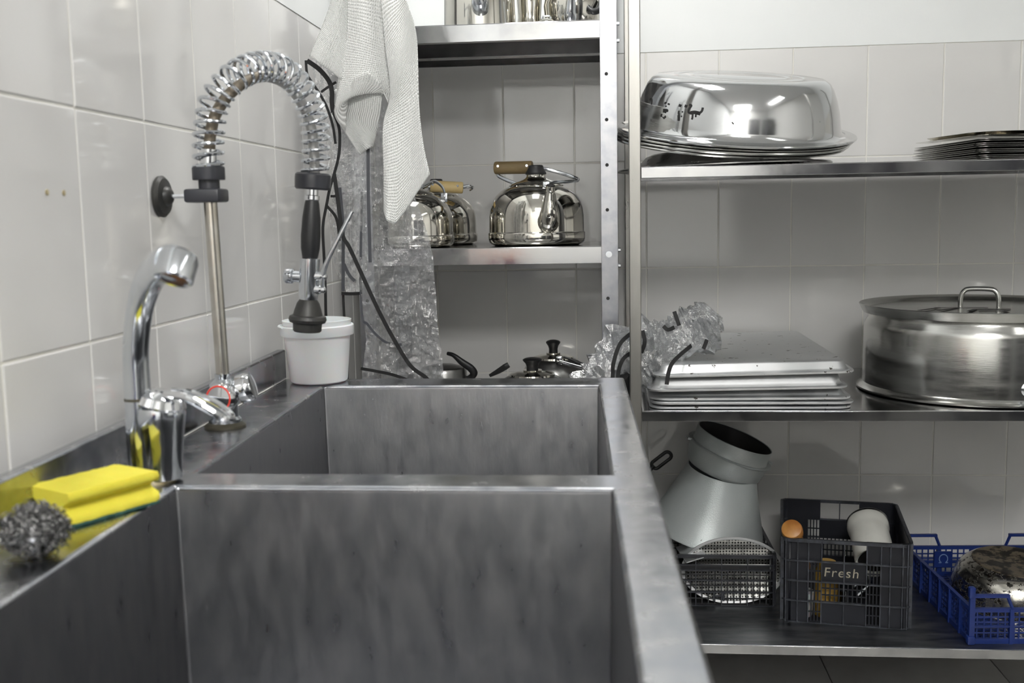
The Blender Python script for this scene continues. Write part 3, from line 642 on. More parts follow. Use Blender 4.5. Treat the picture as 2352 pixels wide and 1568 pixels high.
# ------------------------------------------------------------------ kettles
def kettle(label, loc, R=.125, spout_yaw=-70, grip=None, arms=(), knob=True, body=POLISH, group='stovetop kettles', lugs=()):
    t = thing('kettle', label, 'kettle', loc, group=group); k = R / .125
    def S(p): return [(r * k, z * k) for r, z in p]
    bm = B(); lathe(bm, S([(0, 0), (.108, 0), (.117, .003), (.1225, .009), (.1245, .017), (.1250, .031), (.1235, .0335), (.1222, .0345)]), 72); obj('base', bm, body, t)
    bm = B(); lathe(bm, S([(.1222, .0345), (.1220, .055), (.1215, .075), (.119, .094), (.1135, .110), (.104, .126), (.091, .139), (.076, .147), (.066, .150)]), 72); obj('body', bm, body, t)
    bm = B(); lathe(bm, S([(.070, .1475), (.0705, .151), (.067, .155), (.052, .161), (.037, .166), (.028, .170), (.0245, .174), (.0235, .180), (0, .180)]), 56); ld = obj('lid', bm, body, t)
    if knob:
        bm = B(); lathe(bm, S([(.020, .178), (.0265, .180), (.0270, .183), (.0225, .190), (.0195, .197), (.0190, .201), (.0165, .203), (.0155, .2015), (0, .2015)]), 40); obj('knob', bm, BLACKP, ld)
    a = math.radians(spout_yaw); d = Vector((math.cos(a), math.sin(a), 0))
    if spout_yaw is not None:
        P = [d * (.098 * k) + Vector((0, 0, .052 * k)), d * (.122 * k) + Vector((0, 0, .062 * k)), d * (.134 * k) + Vector((0, 0, .082 * k)), d * (.137 * k) + Vector((0, 0, .110 * k)), d * (.141 * k) + Vector((0, 0, .132 * k)), d * (.147 * k) + Vector((0, 0, .147 * k))]
        bm = B(); tube(bm, spline(P, 6), [.027 * k, .0275 * k, .0240 * k, .0165 * k, .0120 * k, .0112 * k], 24); so = obj('spout', bm, body, t)
        bm = B(); q = P[-1] + Vector((0, 0, .0004)); cyl(bm, q - (P[-1] - P[-2]).normalized() * .002, q + (P[-1] - P[-2]).normalized() * .0006, .0082 * k, 20); obj('spout_mouth_shade', bm, MARK_HOLE, so)  # dark disc put in as the shade inside the spout
    for pts in arms:
        bm = B(); tube(bm, spline(pts, 6), .0048, 8, flat=.55); obj('handle_arm', bm, CHROMED, t)
    for p in lugs:
        bm = B(); box(bm, p, (.016, .003, .022), bev=.0008); lu = obj('lug', bm, CHROMED, t)
        bm = B(); lathe(bm, [(.0035, 0), (.003, .002), (0, .0028)], 12, Matrix.Translation(Vector(p) + Vector((0, -.0015, .003))) @ Matrix.Rotation(PI / 2, 4, 'X')); obj('rivet', bm, CHROME, lu)
    if grip:
        (p0, p1, r, mt) = grip; p0, p1 = Vector(p0), Vector(p1); dd = (p1 - p0).normalized(); n = 10
        bm = B(); tube(bm, [p0, p0 + dd * .0008, p0 + dd * .004] + [p0.lerp(p1, x) for x in (.25, .5, .75)] + [p1 - dd * .004, p1 - dd * .0008, p1], [r * .82, r * .92, r, r * .985, r * .985, r * .99, r, r * .94, r * .82], 28); g = obj('grip', bm, mt, t)
        for f_ in (.1, .86):
            bm = B(); c = p0.lerp(p1, f_); cyl(bm, c + Vector((0, -r * .9, .004)), c + Vector((0, -r * 1.02, .004)), .0034, 12); obj('rivet', bm, CHROMED, g)
    return t
kettle('polished kettle with dark wooden grip beside the rack post', (.484, -.300, 1.1372), .1245, -72, grip=((-.109, .036, .199), (-.010, .020, .198), .0165, WOOD),
       arms=([(-.102, .036, .188), (-.098, .034, .178), (-.070, .028, .164), (-.042, .020, .154)], [(-.010, .020, .198), (.028, .032, .192), (.070, .030, .180), (.104, .010, .166), (.106, -.010, .161), (.085, -.036, .158), (.052, -.056, .156), (.028, -.066, .153)]), lugs=[(.030, -.072, .147)])
kettle('polished kettle half hidden by the towel hem', (.166, -.345, 1.1372), .1105, 170,
       arms=([(.02, .06, .150), (.052, .05, .166), (.07, .035, .160), (.084, .015, .146), (.090, .0, .130)], [(-.05, .02, .150), (-.02, .05, .168), (.02, .06, .158)]), knob=False, lugs=[(.088, -.004, .124)])
kettle('polished kettle with pale wooden grip at the back wall', (.198, -.124, 1.1372), .1105, 100, grip=((-.002, -.088, .158), (.083, -.070, .152), .0155, WOODL),
       arms=([(.083, -.070, .154), (.100, -.064, .156), (.108, -.058, .152), (.100, -.052, .146)], [(-.002, -.088, .158), (-.03, -.09, .156), (-.06, -.07, .150)]))
# lower shelf
lk = kettle('kettle with black bail handle low on the rack behind the apron', (.225, -.250, .6152), .098, 200, knob=False, body=DARKPOT, grip=None)
bm = B(); tube(bm, spline([(.012, .0, .236), (.030, -.01, .232), (.052, -.012, .214), (.074, -.010, .198), (.082, -.006, .184), (.074, 0, .172), (.054, 0, .165)], 6), [.005, .006, .0095, .0105, .0105, .009, .006], 12, flat=.8); obj('bail_handle', bm, BLACKP, lk)
bm = B(); lathe(bm, [(.062, .12), (.062, .190), (.058, .198), (.030, .206), (0, .208)], 40); obj('lid_dome', bm, DARKPOT, lk)
def lidded(label, loc, zk, rk, R):
    t = thing('kettle', label, 'kettle', loc, group='kettles on the low shelf'); h = zk - loc[2]
    bm = B(); lathe(bm, [(0, 0), (R * .92, 0), (R, .01), (R, h * .45), (R * .94, h * .66), (R * .8, h * .76), (R * .62, h * .80)], 56); obj('body', bm, DARKPOT, t)
    bm = B(); lathe(bm, [(R * .64, h * .79), (R * .62, h * .815), (R * .4, h * .84), (rk * .95, h * .845), (rk * 1.0, h * .86), (rk * .6, h * .862), (0, h * .862)], 48); l = obj('lid', bm, POLISH, t)
    bm = B(); lathe(bm, [(rk * .62, h * .855), (rk * .60, h * .90), (rk * .72, h * .935), (rk * .98, h * .965), (rk, h * .978), (rk * .8, h * .99), (rk * .4, h), (0, h * 1.002)], 36); obj('knob', bm, BLACKP, l)
    return t
k1 = lidded('low kettle with wide black mushroom knob seen over the sink', (.467, -.300, .6152), .846, .025, .094)
bm = B(); tube(bm, spline([(-.11, -.02, .186), (-.085, -.03, .200), (-.068, -.035, .211), (-.058, -.035, .217)], 5), [.004, .007, .008, .007], 10, flat=.4); obj('handle_arm', bm, BLACKP, k1)
k2 = lidded('low kettle with tall black knob behind the mushroom knob', (.512, -.115, .6152), .870, .020, .090)
bm = B(); tube(bm, spline([(.030, -.05, .214), (.060, -.05, .202), (.085, -.045, .188), (.105, -.035, .176), (.112, -.02, .17)], 5), [.003, .004, .007, .008, .005], 10, flat=.5); obj('handle_arm', bm, BLACKP, k2)
bm = B(); box(bm, (.020, -.080, .208), (.016, .003, .022), bev=.001); obj('lug', bm, CHROMED, k2)
bm = B(); tube(bm, [(.02, -.08, .206), (.07, -.085, .192), (.11, -.085, .182)], .006, 8, flat=.5); obj('strap_arm', bm, CHROMED, k2)
# top shelf of the rack
t = thing('coffee_pot', 'tall straight steel pot with front spout on the top shelf', 'pot', (.352, -.330, 1.6642))
bm = B(); lathe(bm, [(0, 0), (.085, 0), (.0885, .003), (.089, .01), (.087, .10), (.082, .17), (.06, .18), (0, .182)], 64); obj('body', bm, POLISH, t)
bm = B(); tube(bm, spline([(.012, -.078, .045), (.014, -.100, .060), (.015, -.112, .09), (.015, -.122, .13)], 6), [.021, .0215, .018, .012], 20); obj('spout', bm, CHROMED, t)
t = thing('steel_jug', 'narrow steel jug between the spouted pot and the round teapot', 'jug', (.470, -.245, 1.6642))
bm = B(); lathe(bm, [(0, 0), (.036, 0), (.038, .003), (.034, .02), (.030, .05), (.033, .10), (.040, .15), (.037, .15), (.028, .05), (0, .01)], 48); obj('body', bm, POLISH, t)
bm = B(); tube(bm, spline([(.038, -.01, .13), (.060, -.012, .12), (.060, -.012, .05), (.034, -.01, .03)], 6), .004, 10); obj('handle', bm, CHROMED, t)
t = thing('teapot', 'round bellied polished teapot at the right end of the top shelf', 'teapot', (.582, -.270, 1.6642))
bm = B(); lathe(bm, [(0, 0), (.050, 0), (.055, .003), (.063, .018), (.071, .04), (.074, .07), (.068, .10), (.05, .125), (0, .135)], 64); obj('body', bm, POLISH, t)
bm = B(); tube(bm, spline([(-.004, -.056, .012), (-.004, -.086, .030), (-.002, -.098, .060), (.0, -.110, .10)], 6), [.014, .016, .012, .008], 20); obj('spout', bm, CHROMED, t)
bm = B(); tube(bm, spline([(.030, -.05, .07), (.048, -.062, .045), (.066, -.055, .050), (.074, -.04, .075)], 6), [.004, .008, .009, .008], 12); obj('handle', bm, BLACKP, t)
t = thing('pot_lid', 'small domed steel lid in front of the round teapot', 'lid', (.522, -.395, 1.6642))
bm = B(); lathe(bm, [(.027, 0), (.027, .003), (.022, .012), (.012, .018), (0, .020)], 40); obj('dome', bm, POLISH, t)
bm = B(); tube(bm, spline([(-.010, 0, .017), (-.008, 0, .024), (.008, 0, .024), (.010, 0, .017)], 5), .0025, 8); obj('handle', bm, CHROMED, t)

# ------------------------------------------------------------------ right rack, top shelf: basins
t = thing('round_pan', 'dull shallow round pan turned over beneath the tilted basins', 'pan', (.945, -.385, 1.3135), (math.radians(0), math.radians(-1.2), 0))
t.location.z = 1.3185
bm = B(); lathe(bm, [(.252, .004), (.255, .002), (.255, -.001), (.248, 0), (.228, .004), (.205, .012), (.185, .032), (.17, .038), (0, .038)], 72); obj('body', bm, DARKPOT, t)
basin_prof = [(.281, -.003), (.2825, 0), (.281, .0025), (.268, .002), (.252, .005), (.246, .011), (.2425, .024), (.237, .052), (.229, .080), (.218, .106), (.208, .120), (.196, .1275), (.150, .1285), (.146, .1272), (.142, .1287), (.112, .1292), (.108, .1278), (.104, .1295), (0, .130)]
TB = (.974, -.385, 1.406); RB = (math.radians(11.5), math.radians(3.6), 0)
BR = Matrix.Translation(TB) @ Matrix.Rotation(RB[1], 4, 'Y') @ Matrix.Rotation(RB[0], 4, 'X')
bt = thing('wash_basin', 'big upturned steel basin with flaking black letters, topmost of its stack', 'basin', TB, BR.to_euler(), group='upturned steel basins')
bm = B(); lathe(bm, basin_prof, 128); obj('shell', bm, WORNPOL, bt)
def basin_r(z):
    for (r0, z0), (r1, z1) in zip(basin_prof[5:], basin_prof[6:]):
        if z0 <= z <= z1: return r0 + (r1 - r0) * (z - z0) / (z1 - z0)
    return .24
def mark(strokes, ang0, zc, sz):
    """painted strokes wrapped on the basin side: x along the wall, y up"""
    bm = B()
    for st, wd in strokes:
        P = []
        for x, y in st:
            z = zc + y * sz; a = ang0 + x * sz / .238; r = basin_r(z) + .0006; P.append(Vector((r * math.cos(a), r * math.sin(a), z)))
        P = spline(P, 5) if len(P) > 2 else P
        c = P[len(P) // 2]; ribbon(bm, P, wd, (c.x, c.y, .25 * abs(c.x)), .0004)
    return bm
LET = [([([(-.3, .9), (.2, 1.), (.5, .4), (.3, -.5), (-.2, -.9), (-.5, -.6)], .0045)], math.radians(-156)),
       ([([(-.4, .8), (-.1, .9)], .004), ([(.2, .8), (.5, .75)], .004), ([(-.05, .55), (.05, .45)], .003), ([(-.3, .05), (.35, .1), (.4, -.1)], .005), ([(-.25, -.1), (.3, -.15)], .005), ([(-.35, -.4), (-.3, -.75), (.1, -.85), (.4, -.6)], .0055)], math.radians(-139.5)),
       ([([(-.4, .8), (-.05, .75)], .006), ([(.45, .8), (.75, .75)], .006), ([(-.2, .2), (-.15, -.1), (0, -.2)], .0045), ([(-.1, -.25), (.0, -.6), (.05, -.9)], .006), ([(.35, .2), (.3, .05)], .003), ([(.3, -.3), (.35, -.45)], .003)], math.radians(-128.5)),
       ([([(-.9, .95), (-.6, .9), (-.8, .5), (-.75, .15), (-.4, .05)], .005), ([(-.5, .1), (0, .2), (.5, .15), (.75, .1)], .008), ([(.6, .15), (.85, .4), (.9, .8)], .005), ([(-.2, 0), (-.15, -.4), (-.2, -.6)], .004), ([(.2, .0), (.25, -.3)], .0035)], math.radians(-119.5)),
       ([([(-.1, .1), (.1, -.1)], .0022)], math.radians(-98))]
for k, (st, an) in enumerate(LET):
    obj('painted_letter', mark(st, an, .058 if k < 4 else .045, .0195), MARK_HOLE, bt)
for k in range(1, 4):
    o = (BR @ Matrix.Translation((-.006 * k + .002, .004 * (k % 2), -.0075 * k))).translation
    b = thing('wash_basin', ['', 'steel basin rim directly below the lettered basin', 'middle steel basin rim nested under the lettered basin', 'lowest steel basin rim of the tilted stack'][k], 'basin', o, BR.to_euler(), group='upturned steel basins')
    bm = B(); lathe(bm, [(r * (.994 - .004 * k), z) for r, z in basin_prof[:9]] + [(.205, .095), (.18, .103), (0, .104)], 96); obj('shell', bm, POTST, b)

# thin serving trays stacked at the right
for k in range(12):
    top = k == 11
    lab = 'topmost shiny serving tray with raised rim on the small tray stack' if top else '%s thin steel serving tray from the bottom of the small stack' % ['first', 'second', 'third', 'fourth', 'fifth', 'sixth', 'seventh', 'eighth', 'ninth', 'tenth', 'eleventh', ''][k]
    t = thing('serving_tray', lab, 'tray', (1.614 + random.uniform(-.004, .004), -.419 + random.uniform(-.004, .004), 1.3140 + .0043 * k + (.006 if top else 0)), (math.radians(.9 if top else .25 * (k % 3)), math.radians(0), math.radians(7.6 + random.uniform(-.8, .8))), group='thin serving trays')
    bm = B(); W_, D_ = .34, .36
    rstack(bm, [(W_ - .05, D_ - .05, .03, .0006), (W_ - .03, D_ - .03, .035, .0016), (W_ - .004, D_ - .004, .022, .0036), (W_, D_, .022, .0034), (W_, D_, .022, .0026), (W_ - .03, D_ - .03, .03, .0004), (W_ - .05, D_ - .05, .03, 0)])
    obj('plate', bm, POTST if not top else POLISH, t)
    if top:
        bm = B(); rstack(bm, [(W_ - .04, D_ - .04, .06, .003), (W_ - .02, D_ - .02, .07, .010), (W_ - .014, D_ - .014, .072, .0115), (W_ - .02, D_ - .02, .07, .0116), (W_ - .06, D_ - .06, .06, .004)], cap0=False, cap1=False); obj('raised_rim', bm, POLISH, t)

# ------------------------------------------------------------------ right rack, middle shelf
def sheet_pan(label, x, y, z, wdt, dep, h, rx, ry, rz, mt):
    t = thing('sheet_pan', label, 'baking pan', (x, y, z), (math.radians(rx), math.radians(ry), math.radians(rz)), group='upturned baking pans')
    bm = B(); r = .022
    rstack(bm, [(wdt - .046, dep - .046, r, h - .0015), (wdt - .024, dep - .024, r, .002), (wdt - .002, dep - .002, r + .012, .0008), (wdt, dep, r + .014, .0022), (wdt, dep, r + .014, .0052), (wdt - .004, dep - .004, r + .012, .0066), (wdt - .018, dep - .018, r, .0062), (wdt - .030, dep - .030, r, .4 * h), (wdt - .040, dep - .040, r, h - .003), (wdt - .048, dep - .048, r, h)], cap0=False)
    b = bmesh.new(); b.free(); obj('pan', bm, mt, t, sharp=50)
    return t
PX, PY = .983, -.335
sheet_pan('lowest aluminium baking pan lying on the middle shelf', PX, PY, .7725, .450, .62, .020, 0, 0, 0, ALUW)
sheet_pan('second lowest aluminium baking pan in the upturned stack', PX + .002, PY - .003, .7830, .452, .62, .020, 0, 0, .4, ALU)
sheet_pan('middle aluminium baking pan in the upturned stack', PX, PY, .7930, .450, .62, .024, 0, -.2, -.3, ALUW)
sheet_pan('deep aluminium baking pan second from the top', PX - .008, PY - .004, .8155, .446, .62, .034, 0, -.9, .2, ALU)
sheet_pan('topmost upturned baking pan with black worn specks under plastic', PX + .004, PY - .002, .8500, .446, .63, .027, .2, -1.2, .3, ALUW)
pt = thing('stock_pot', 'large low steel pot with lid marked in black on middle shelf', 'pot', (1.562, -.368, .773))
bm = B(); lathe(bm, [(0, 0), (.274, 0), (.281, .002), (.281, .006), (.272, .009), (.2665, .016), (.2655, .15), (.262, .165), (.254, .176), (.252, .19), (.250, .19), (.250, .17), (.262, .15), (.262, .02), (0, .006)], 112); obj('body', bm, POTST, pt)
bm = B(); lathe(bm, [(.256, .188), (.268, .188), (.271, .194), (.278, .208), (.2765, .2095), (.2665, .206), (.262, .203), (.256, .196), (.2, .197), (.1, .199), (0, .2)], 112); ld = obj('lid', bm, POTST, pt)
bm = B(); ha = math.radians(-25); hd = Vector((math.cos(ha), math.sin(ha), 0))
tube(bm, spline([hd * -.043 + Vector((0, 0, .197)), hd * -.042 + Vector((0, 0, .222)), hd * -.036 + Vector((0, 0, .237)), hd * -.022 + Vector((0, 0, .243)), hd * .022 + Vector((0, 0, .243)), hd * .036 + Vector((0, 0, .237)), hd * .042 + Vector((0, 0, .222)), hd * .043 + Vector((0, 0, .197))], 5), .0058, 14)
h_ = obj('lid_handle', bm, POTST, ld)
for s_ in (-1, 1):
    bm = B(); lathe(bm, [(.019, 0), (.015, .002), (.006, .003)], 20, Matrix.Translation(hd * .043 * s_ + Vector((0, 0, .1975)))); obj('handle_foot', bm, POTST, h_)
bm = B(); zl = .2006
def fl(pts, wd): ribbon(bm, [Vector((x, y, zl)) for x, y in pts], wd, (0, 0, 1), .0006)
fl([(-.125, -.095), (-.060, -.030)], .010); fl([(-.165, -.085), (-.100, -.020)], .010); fl([(-.110, -.018), (.01, -.030)], .004)
obj('painted_mark', bm, MARK_HOLE, ld)
bm = B(); fl([(-.062, -.118), (-.035, -.075), (.0, -.070), (.045, -.078)], .012); fl([(-.035, -.100), (.012, -.098), (.025, -.115), (.010, -.135)], .010)
obj('painted_mark', bm, MARK_HOLE, ld)
bm = B(); q = Matrix.Translation((.02, -.262, .040))
lathe(bm, [(.017, 0), (.016, .004), (.011, .006), (.010, .012), (.006, .016), (0, .0165)], 28, q @ Matrix.Rotation(PI / 2, 4, 'X')); sh = obj('handle_boss', bm, CHROMED, pt)
bm = B(); tube(bm, spline([(.02, -.270, .040), (.03, -.288, .044), (.10, -.288, .058), (.17, -.268, .050), (.18, -.22, .040)], 6), .006, 12); obj('side_handle', bm, POTST, pt)
# crumpled clear apron lying over the baking pans
cr = thing('plastic_apron', 'crumpled clear apron with black straps dumped over the baking pans', 'apron', (.78, -.6, .85))
bm = B(); CP = [(.640, -.585, .79), (.680, -.585, .855), (.735, -.582, .902), (.795, -.575, .916), (.850, -.565, .938), (.884, -.56, .962), (.908, -.56, .988)]
for lay in range(4):
    CS = spline(CP, 8); P_, T_, N_, B_ = frames(CS); rg = []; n_ = 26
    for i, p in enumerate(P_):
        tt = i / (len(P_) - 1); rad = lerpl([.055, .074, .070, .058, .044, .052, .030], tt) * (1.05 - .22 * lay); row = []
        for k in range(n_):
            a = 2 * PI * (k + .5 * (i % 2)) / n_; d = N_[i] * math.cos(a) + B_[i] * math.sin(a) * .62
            q = (p + d * rad) * 20 + Vector((lay * 7, 0, 0))
            e = .72 + .75 * mnoise.noise(q) + .75 * abs(mnoise.noise(q * 2.1)) + random.uniform(-.06, .06)
            row.append(bm.verts.new(p + d * rad * max(e, .12)))
        rg.append(row)
    for a, b in zip(rg, rg[1:]):
        for k in range(n_):
            bm.faces.new((a[k], a[(k + 1) % n_], b[k])); bm.faces.new((a[(k + 1) % n_], b[(k + 1) % n_], b[k]))
wobj('film', bm, FILMC, cr, sharp=14)
for pts in ([(0.719, -0.615, 0.944), (0.692, -0.64, 0.922), (0.677, -0.645, 0.88), (0.675, -0.645, 0.854), (0.672, -0.645, 0.80)], [(0.719, -0.62, 0.9), (0.698, -0.645, 0.887), (0.687, -0.645, 0.854), (0.687, -0.645, 0.80)],
            [(0.854, -0.60, 0.912), (0.825, -0.645, 0.896), (0.806, -0.668, 0.880), (0.798, -0.672, 0.859), (0.794, -0.674, 0.834)], [(0.742, -0.635, 0.951), (0.747, -0.64, 0.925), (0.739, -0.635, 0.9)], [(0.815, -0.60, 0.990), (0.826, -0.605, 0.958)], [(.79, -.61, .958), (.80, -.615, .950), (.815, -.61, .955)], [(.889, -.60, .925), (.880, -.61, .905)]):
    strap(cr, pts, .0090)
bm = B(); tube(bm, spline([(.700, -.62, .845), (.712, -.60, .82), (.716, -.59, .79), (.735, -.58, .79)], 5), [.012, .02, .018, .01], 10); wobj('strap_bundle', bm, STRAP, cr)

# ------------------------------------------------------------------ right rack, bottom shelf
def band(bm, x0, x1, y0, y1, r, z0, z1, th):
    """closed rounded-rectangle hoop, outer size x0..x1, y0..y1, wall thickness th"""
    cx, cy = (x0 + x1) / 2, (y0 + y1) / 2; W_, D_ = x1 - x0, y1 - y0
    L_ = [[bm.verts.new((cx + x, cy + y, z)) for x, y in rrect(W_ - 2 * i, D_ - 2 * i, max(r - i, .002))] for i, z in ((0, z0), (0, z1), (th, z1), (th, z0))]
    n = len(L_[0])
    for a, b in zip(L_, L_[1:] + L_[:1]):
        for k in range(n): bm.faces.new((a[k], a[(k + 1) % n], b[(k + 1) % n], b[k]))
def lattice(bm, x0, x1, z0, z1, nx, nz, bw, y0=0., y1=.0025):
    for i in range(1, nx):
        x = x0 + (x1 - x0) * i / nx; bx(bm, x - bw / 2, x + bw / 2, y0, y1, z0, z1)
    for i in range(1, nz):
        z = z0 + (z1 - z0) * i / nz; bx(bm, x0, x1, y0, y1, z - bw / 2, z + bw / 2)
def wall(cols, rws, kind, W_, H_, ribd=.006, rib=.0026):
    """one crate side in its own frame: x along, z up, outside towards -y"""
    bm = B(); br = B()
    for i in range(len(cols) - 1):
        for j in range(len(rws) - 1):
            k = kind(i, j); a, b, c, d_ = cols[i] * W_, cols[i + 1] * W_, rws[j] * H_, rws[j + 1] * H_
            if k == 's': bx(bm, a, b, 0, .0025, c, d_)
            elif k == 'o': lattice(bm, a, b, c, d_, 4, 2, .0030)
            elif k == 'g': lattice(bm, a, b, c, d_, 5, 3, .0030)
    for c in cols: bx(br, c * W_ - rib / 2, c * W_ + rib / 2, -ribd, .001, 0, H_)
    return bm, br
def place(o, parent, loc, rz): o.parent = parent; o.location = loc; o.rotation_euler = (0, 0, rz); return o
def crate(label, loc, rz, W_, D_, H_, r, cols, rws, fk, sk_, mat, ribm, cat='crate', name='plastic_crate', bk=None):
    t = thing(name, label, cat, loc, (0, 0, rz), group='plastic crates on the bottom shelf')
    e = .007
    for nm, kf, ln, lc, ro in (('front_panel', fk, W_ - 2 * r * .5, (r * .5, e, 0), 0), ('back_panel', bk or fk, W_ - 2 * r * .5, (W_ - r * .5, D_ - e, 0), PI), ('side_panel', sk_, D_ - r, (e, D_ - r * .5, 0), -PI / 2), ('side_panel', sk_, D_ - r, (W_ - e, r * .5, 0), PI / 2)):
        a, b = wall(cols, rws, kf, ln, H_); pa = place(obj(nm, a, mat), t, lc, ro); rb = obj('ribs', b, ribm, pa); rb['kind'] = 'stuff'
    for q in rws:
        bm = B(); band(bm, 0, W_, 0, D_, r, max(q * H_ - .0016, 0), min(q * H_ + .0016, H_), .008); obj('hoop', bm, ribm, t)
    bm = B(); band(bm, .001, W_ - .001, .001, D_ - .001, r, H_ - .008, H_ - .0002, .0035); obj('rim', bm, ribm, t)
    for (cx, cy) in ((0, 0), (1, 0), (0, 1), (1, 1)):
        a0 = {(0, 0): PI, (1, 0): 1.5 * PI, (1, 1): 0, (0, 1): PI / 2}[cx, cy]; ox, oy = (r if cx == 0 else W_ - r), (r if cy == 0 else D_ - r)
        P = [(ox + (r - e) * math.cos(a0 + q / 6 * PI / 2), oy + (r - e) * math.sin(a0 + q / 6 * PI / 2)) for q in range(7)]
        bm = B()
        for p, q in zip(P, P[1:]):
            v = [bm.verts.new((*p, 0)), bm.verts.new((*q, 0)), bm.verts.new((*q, H_)), bm.verts.new((*p, H_))]; bm.faces.new(v)
        bmesh.ops.remove_doubles(bm, verts=bm.verts, dist=1e-5); obj('corner', bm, mat, t, solid=.002)
    bm = B(); bx(bm, .01, W_ - .01, .01, D_ - .01, .001, .004)
    obj('base', bm, mat, t); return t
ZS = .2293
# middle tall charcoal crate
mc = [0, .10, .19, .30, .485, .67, .785, .86, .96, 1.]; mr_ = [.0, .26, .50, .74, 1.0]
def mk(i, j):
    if j == 3: return 'h' if i in (3, 4) else 's'
    if i in (0, 1, 6, 7, 8): return 's'
    if i in (3, 4): return {0: 's', 1: 'g', 2: 's'}[j]
    return 'o'
def mkb(i, j):
    if j == 3: return 'h' if i in (4, 5) and False else ('h' if i in (3, 4) else 's')
    if i in (5,): return 'o' if j in (0, 1, 2) else 's'
    if i in (3, 4): return 'g' if j == 1 else 's'
    return 's'
CW, CD, CH = .302, .37, .206
c2 = crate('tall charcoal plastic crate with pale lettering, in the middle', (1.072, -.514, ZS), math.radians(-8.9), CW, CD, CH, .026, mc, mr_, mk, lambda i, j: 's' if j == 3 or i % 2 == 0 else 'o', CRATEDK, CRATERIB, bk=mkb)
fc = bpy.data.curves.new('lettering', 'FONT'); fc.body = 'Fresh'; fc.size = .032; fc.extrude = .0003; fc.space_character = 1.15; fc.shear = .1
fo = bpy.data.objects.new('tmp', fc); COL.objects.link(fo)
me = bpy.data.meshes.new_from_object(fo); bpy.data.objects.remove(fo)
o = obj('pale_lettering', me, PALE, c2); o.location = (.100, .0063, CH * .565); o.rotation_euler = (PI / 2, 0, 0)  # raised pale letters stand for the lit interior behind cut-outs
# left low black crate
lc_ = [0, .17, .34, .56, .78, 1.]; lr = [0, .27, .50, .70, .80, 1.0]
c1 = crate('low black slotted crate under the grey cone near the sink', (.772, -.425, ZS), math.radians(.6), .308, .36, .132, .018, lc_, lr,
           lambda i, j: 'h' if j == 4 else ('s' if j == 3 else 'o'), lambda i, j: 'o', BLACKP, BLACKD)
bm = B()
for x in (-.012, .012): bx(bm, x - .0025, x + .0025, -.0005, .0015, 0, .026)
bx(bm, -.012, .012, -.0005, .0015, .011, .0150); o = obj('moulded_mark', bm, BLACKD, c1); o.location = (.165, .004, .012)
# blue vegetable crate
bl = thing('plastic_crate', 'low blue lattice crate with raised corners at the right edge', 'crate', (1.478, -.632, ZS), (0, 0, math.radians(3.0)), group='plastic crates on the bottom shelf')
BW, BD, BH = .36, .46, .082
for nm, ln, lc2, ro in (('front_panel', BW, (0, 0, 0), 0), ('back_panel', BW, (BW, BD, 0), PI), ('side_panel', BD, (0, BD, 0), -PI / 2), ('side_panel', BD, (BW, 0, 0), PI / 2)):
    bm = B(); lattice(bm, .0, ln, .012, BH - .008, max(4, int(ln / .0155)), 5, .0034, .004, .0065)
    for q, h in ((0, .012), (BH - .008, .009)): bx(bm, 0, ln, 0, .009, q, q + h)
    bx(bm, 0, ln, -.002, .008, BH * .5 - .0015, BH * .5 + .0015) if nm != 'side_panel' else None
    nrib = 7 if ln > .4 else 4
    for k in range(nrib + 1):
        x = ln * k / nrib; x = min(max(x, .004), ln - .004); bx(bm, x - .004, x + .004, -.003, .008, 0, BH)
    pa = place(obj(nm, bm, BLUEP), bl, lc2, ro)
    if nm != 'side_panel':                      # raised end frames
        for a, b in ((.0, .085), (ln - .085, ln)):
            bm = B(); bx(bm, a, b, -.001, .008, BH + .026, BH + .033); s_ = 1 if a == 0 else -1; e_ = b if a == 0 else a
            tube(bm, [(e_ - s_ * .004, .0035, BH + .030), (e_ + s_ * .008, .0035, BH), (e_ + s_ * .012, .0035, .008)], .0042, 6)
            bx(bm, a + (0 if a == 0 else .077), a + (.008 if a == 0 else .085), -.002, .008, 0, BH + .033)
            obj('raised_end', bm, BLUEP, pa)
bm = B()
for x in (0, BW):
    for y in (0, BD):
        bm = B(); bx(bm, x - .009, x + .009, y - .009, y + .009, 0, .020, bev=.004); bx(bm, x - .007, x + .007, y - .007, y + .007, BH + .026, BH + .052, bev=.003); bx(bm, x - .0045, x + .0045, y - .0045, y + .0045, .015, BH + .03); obj('corner_post', bm, BLUEP, bl)
bm = B()
for k in range(1, 20): x = BW * k / 20; bx(bm, x - .002, x + .002, 0, BD, .003, .006)
for k in range(1, 26): y = BD * k / 26; bx(bm, 0, BW, y - .002, y + .002, .003, .006)
obj('base', bm, BLUEP, bl)
bm = B(); bx(bm, -.024, .024, 0, .003, -.022, .022); em = obj('emblem_plate', bm, BLUEP, bl); em.location = (.10, BD - .014, .048)
bm = B(); tube(bm, [(.011 * math.cos(a), 0, .002 + .012 * math.sin(a)) for a in [math.radians(-60 + 300 * k / 24) for k in range(25)]], .0014, 6)
cyl(bm, (.0055, 0, -.0085), (.012, 0, -.0085), .0014, 6); cyl(bm, (-.0055, 0, -.0085), (-.012, 0, -.0085), .0014, 6)
o = obj('emblem', bm, M('worn_emblem', (.16, .24, .42), .4), em); o.location = (0, -.001, 0)
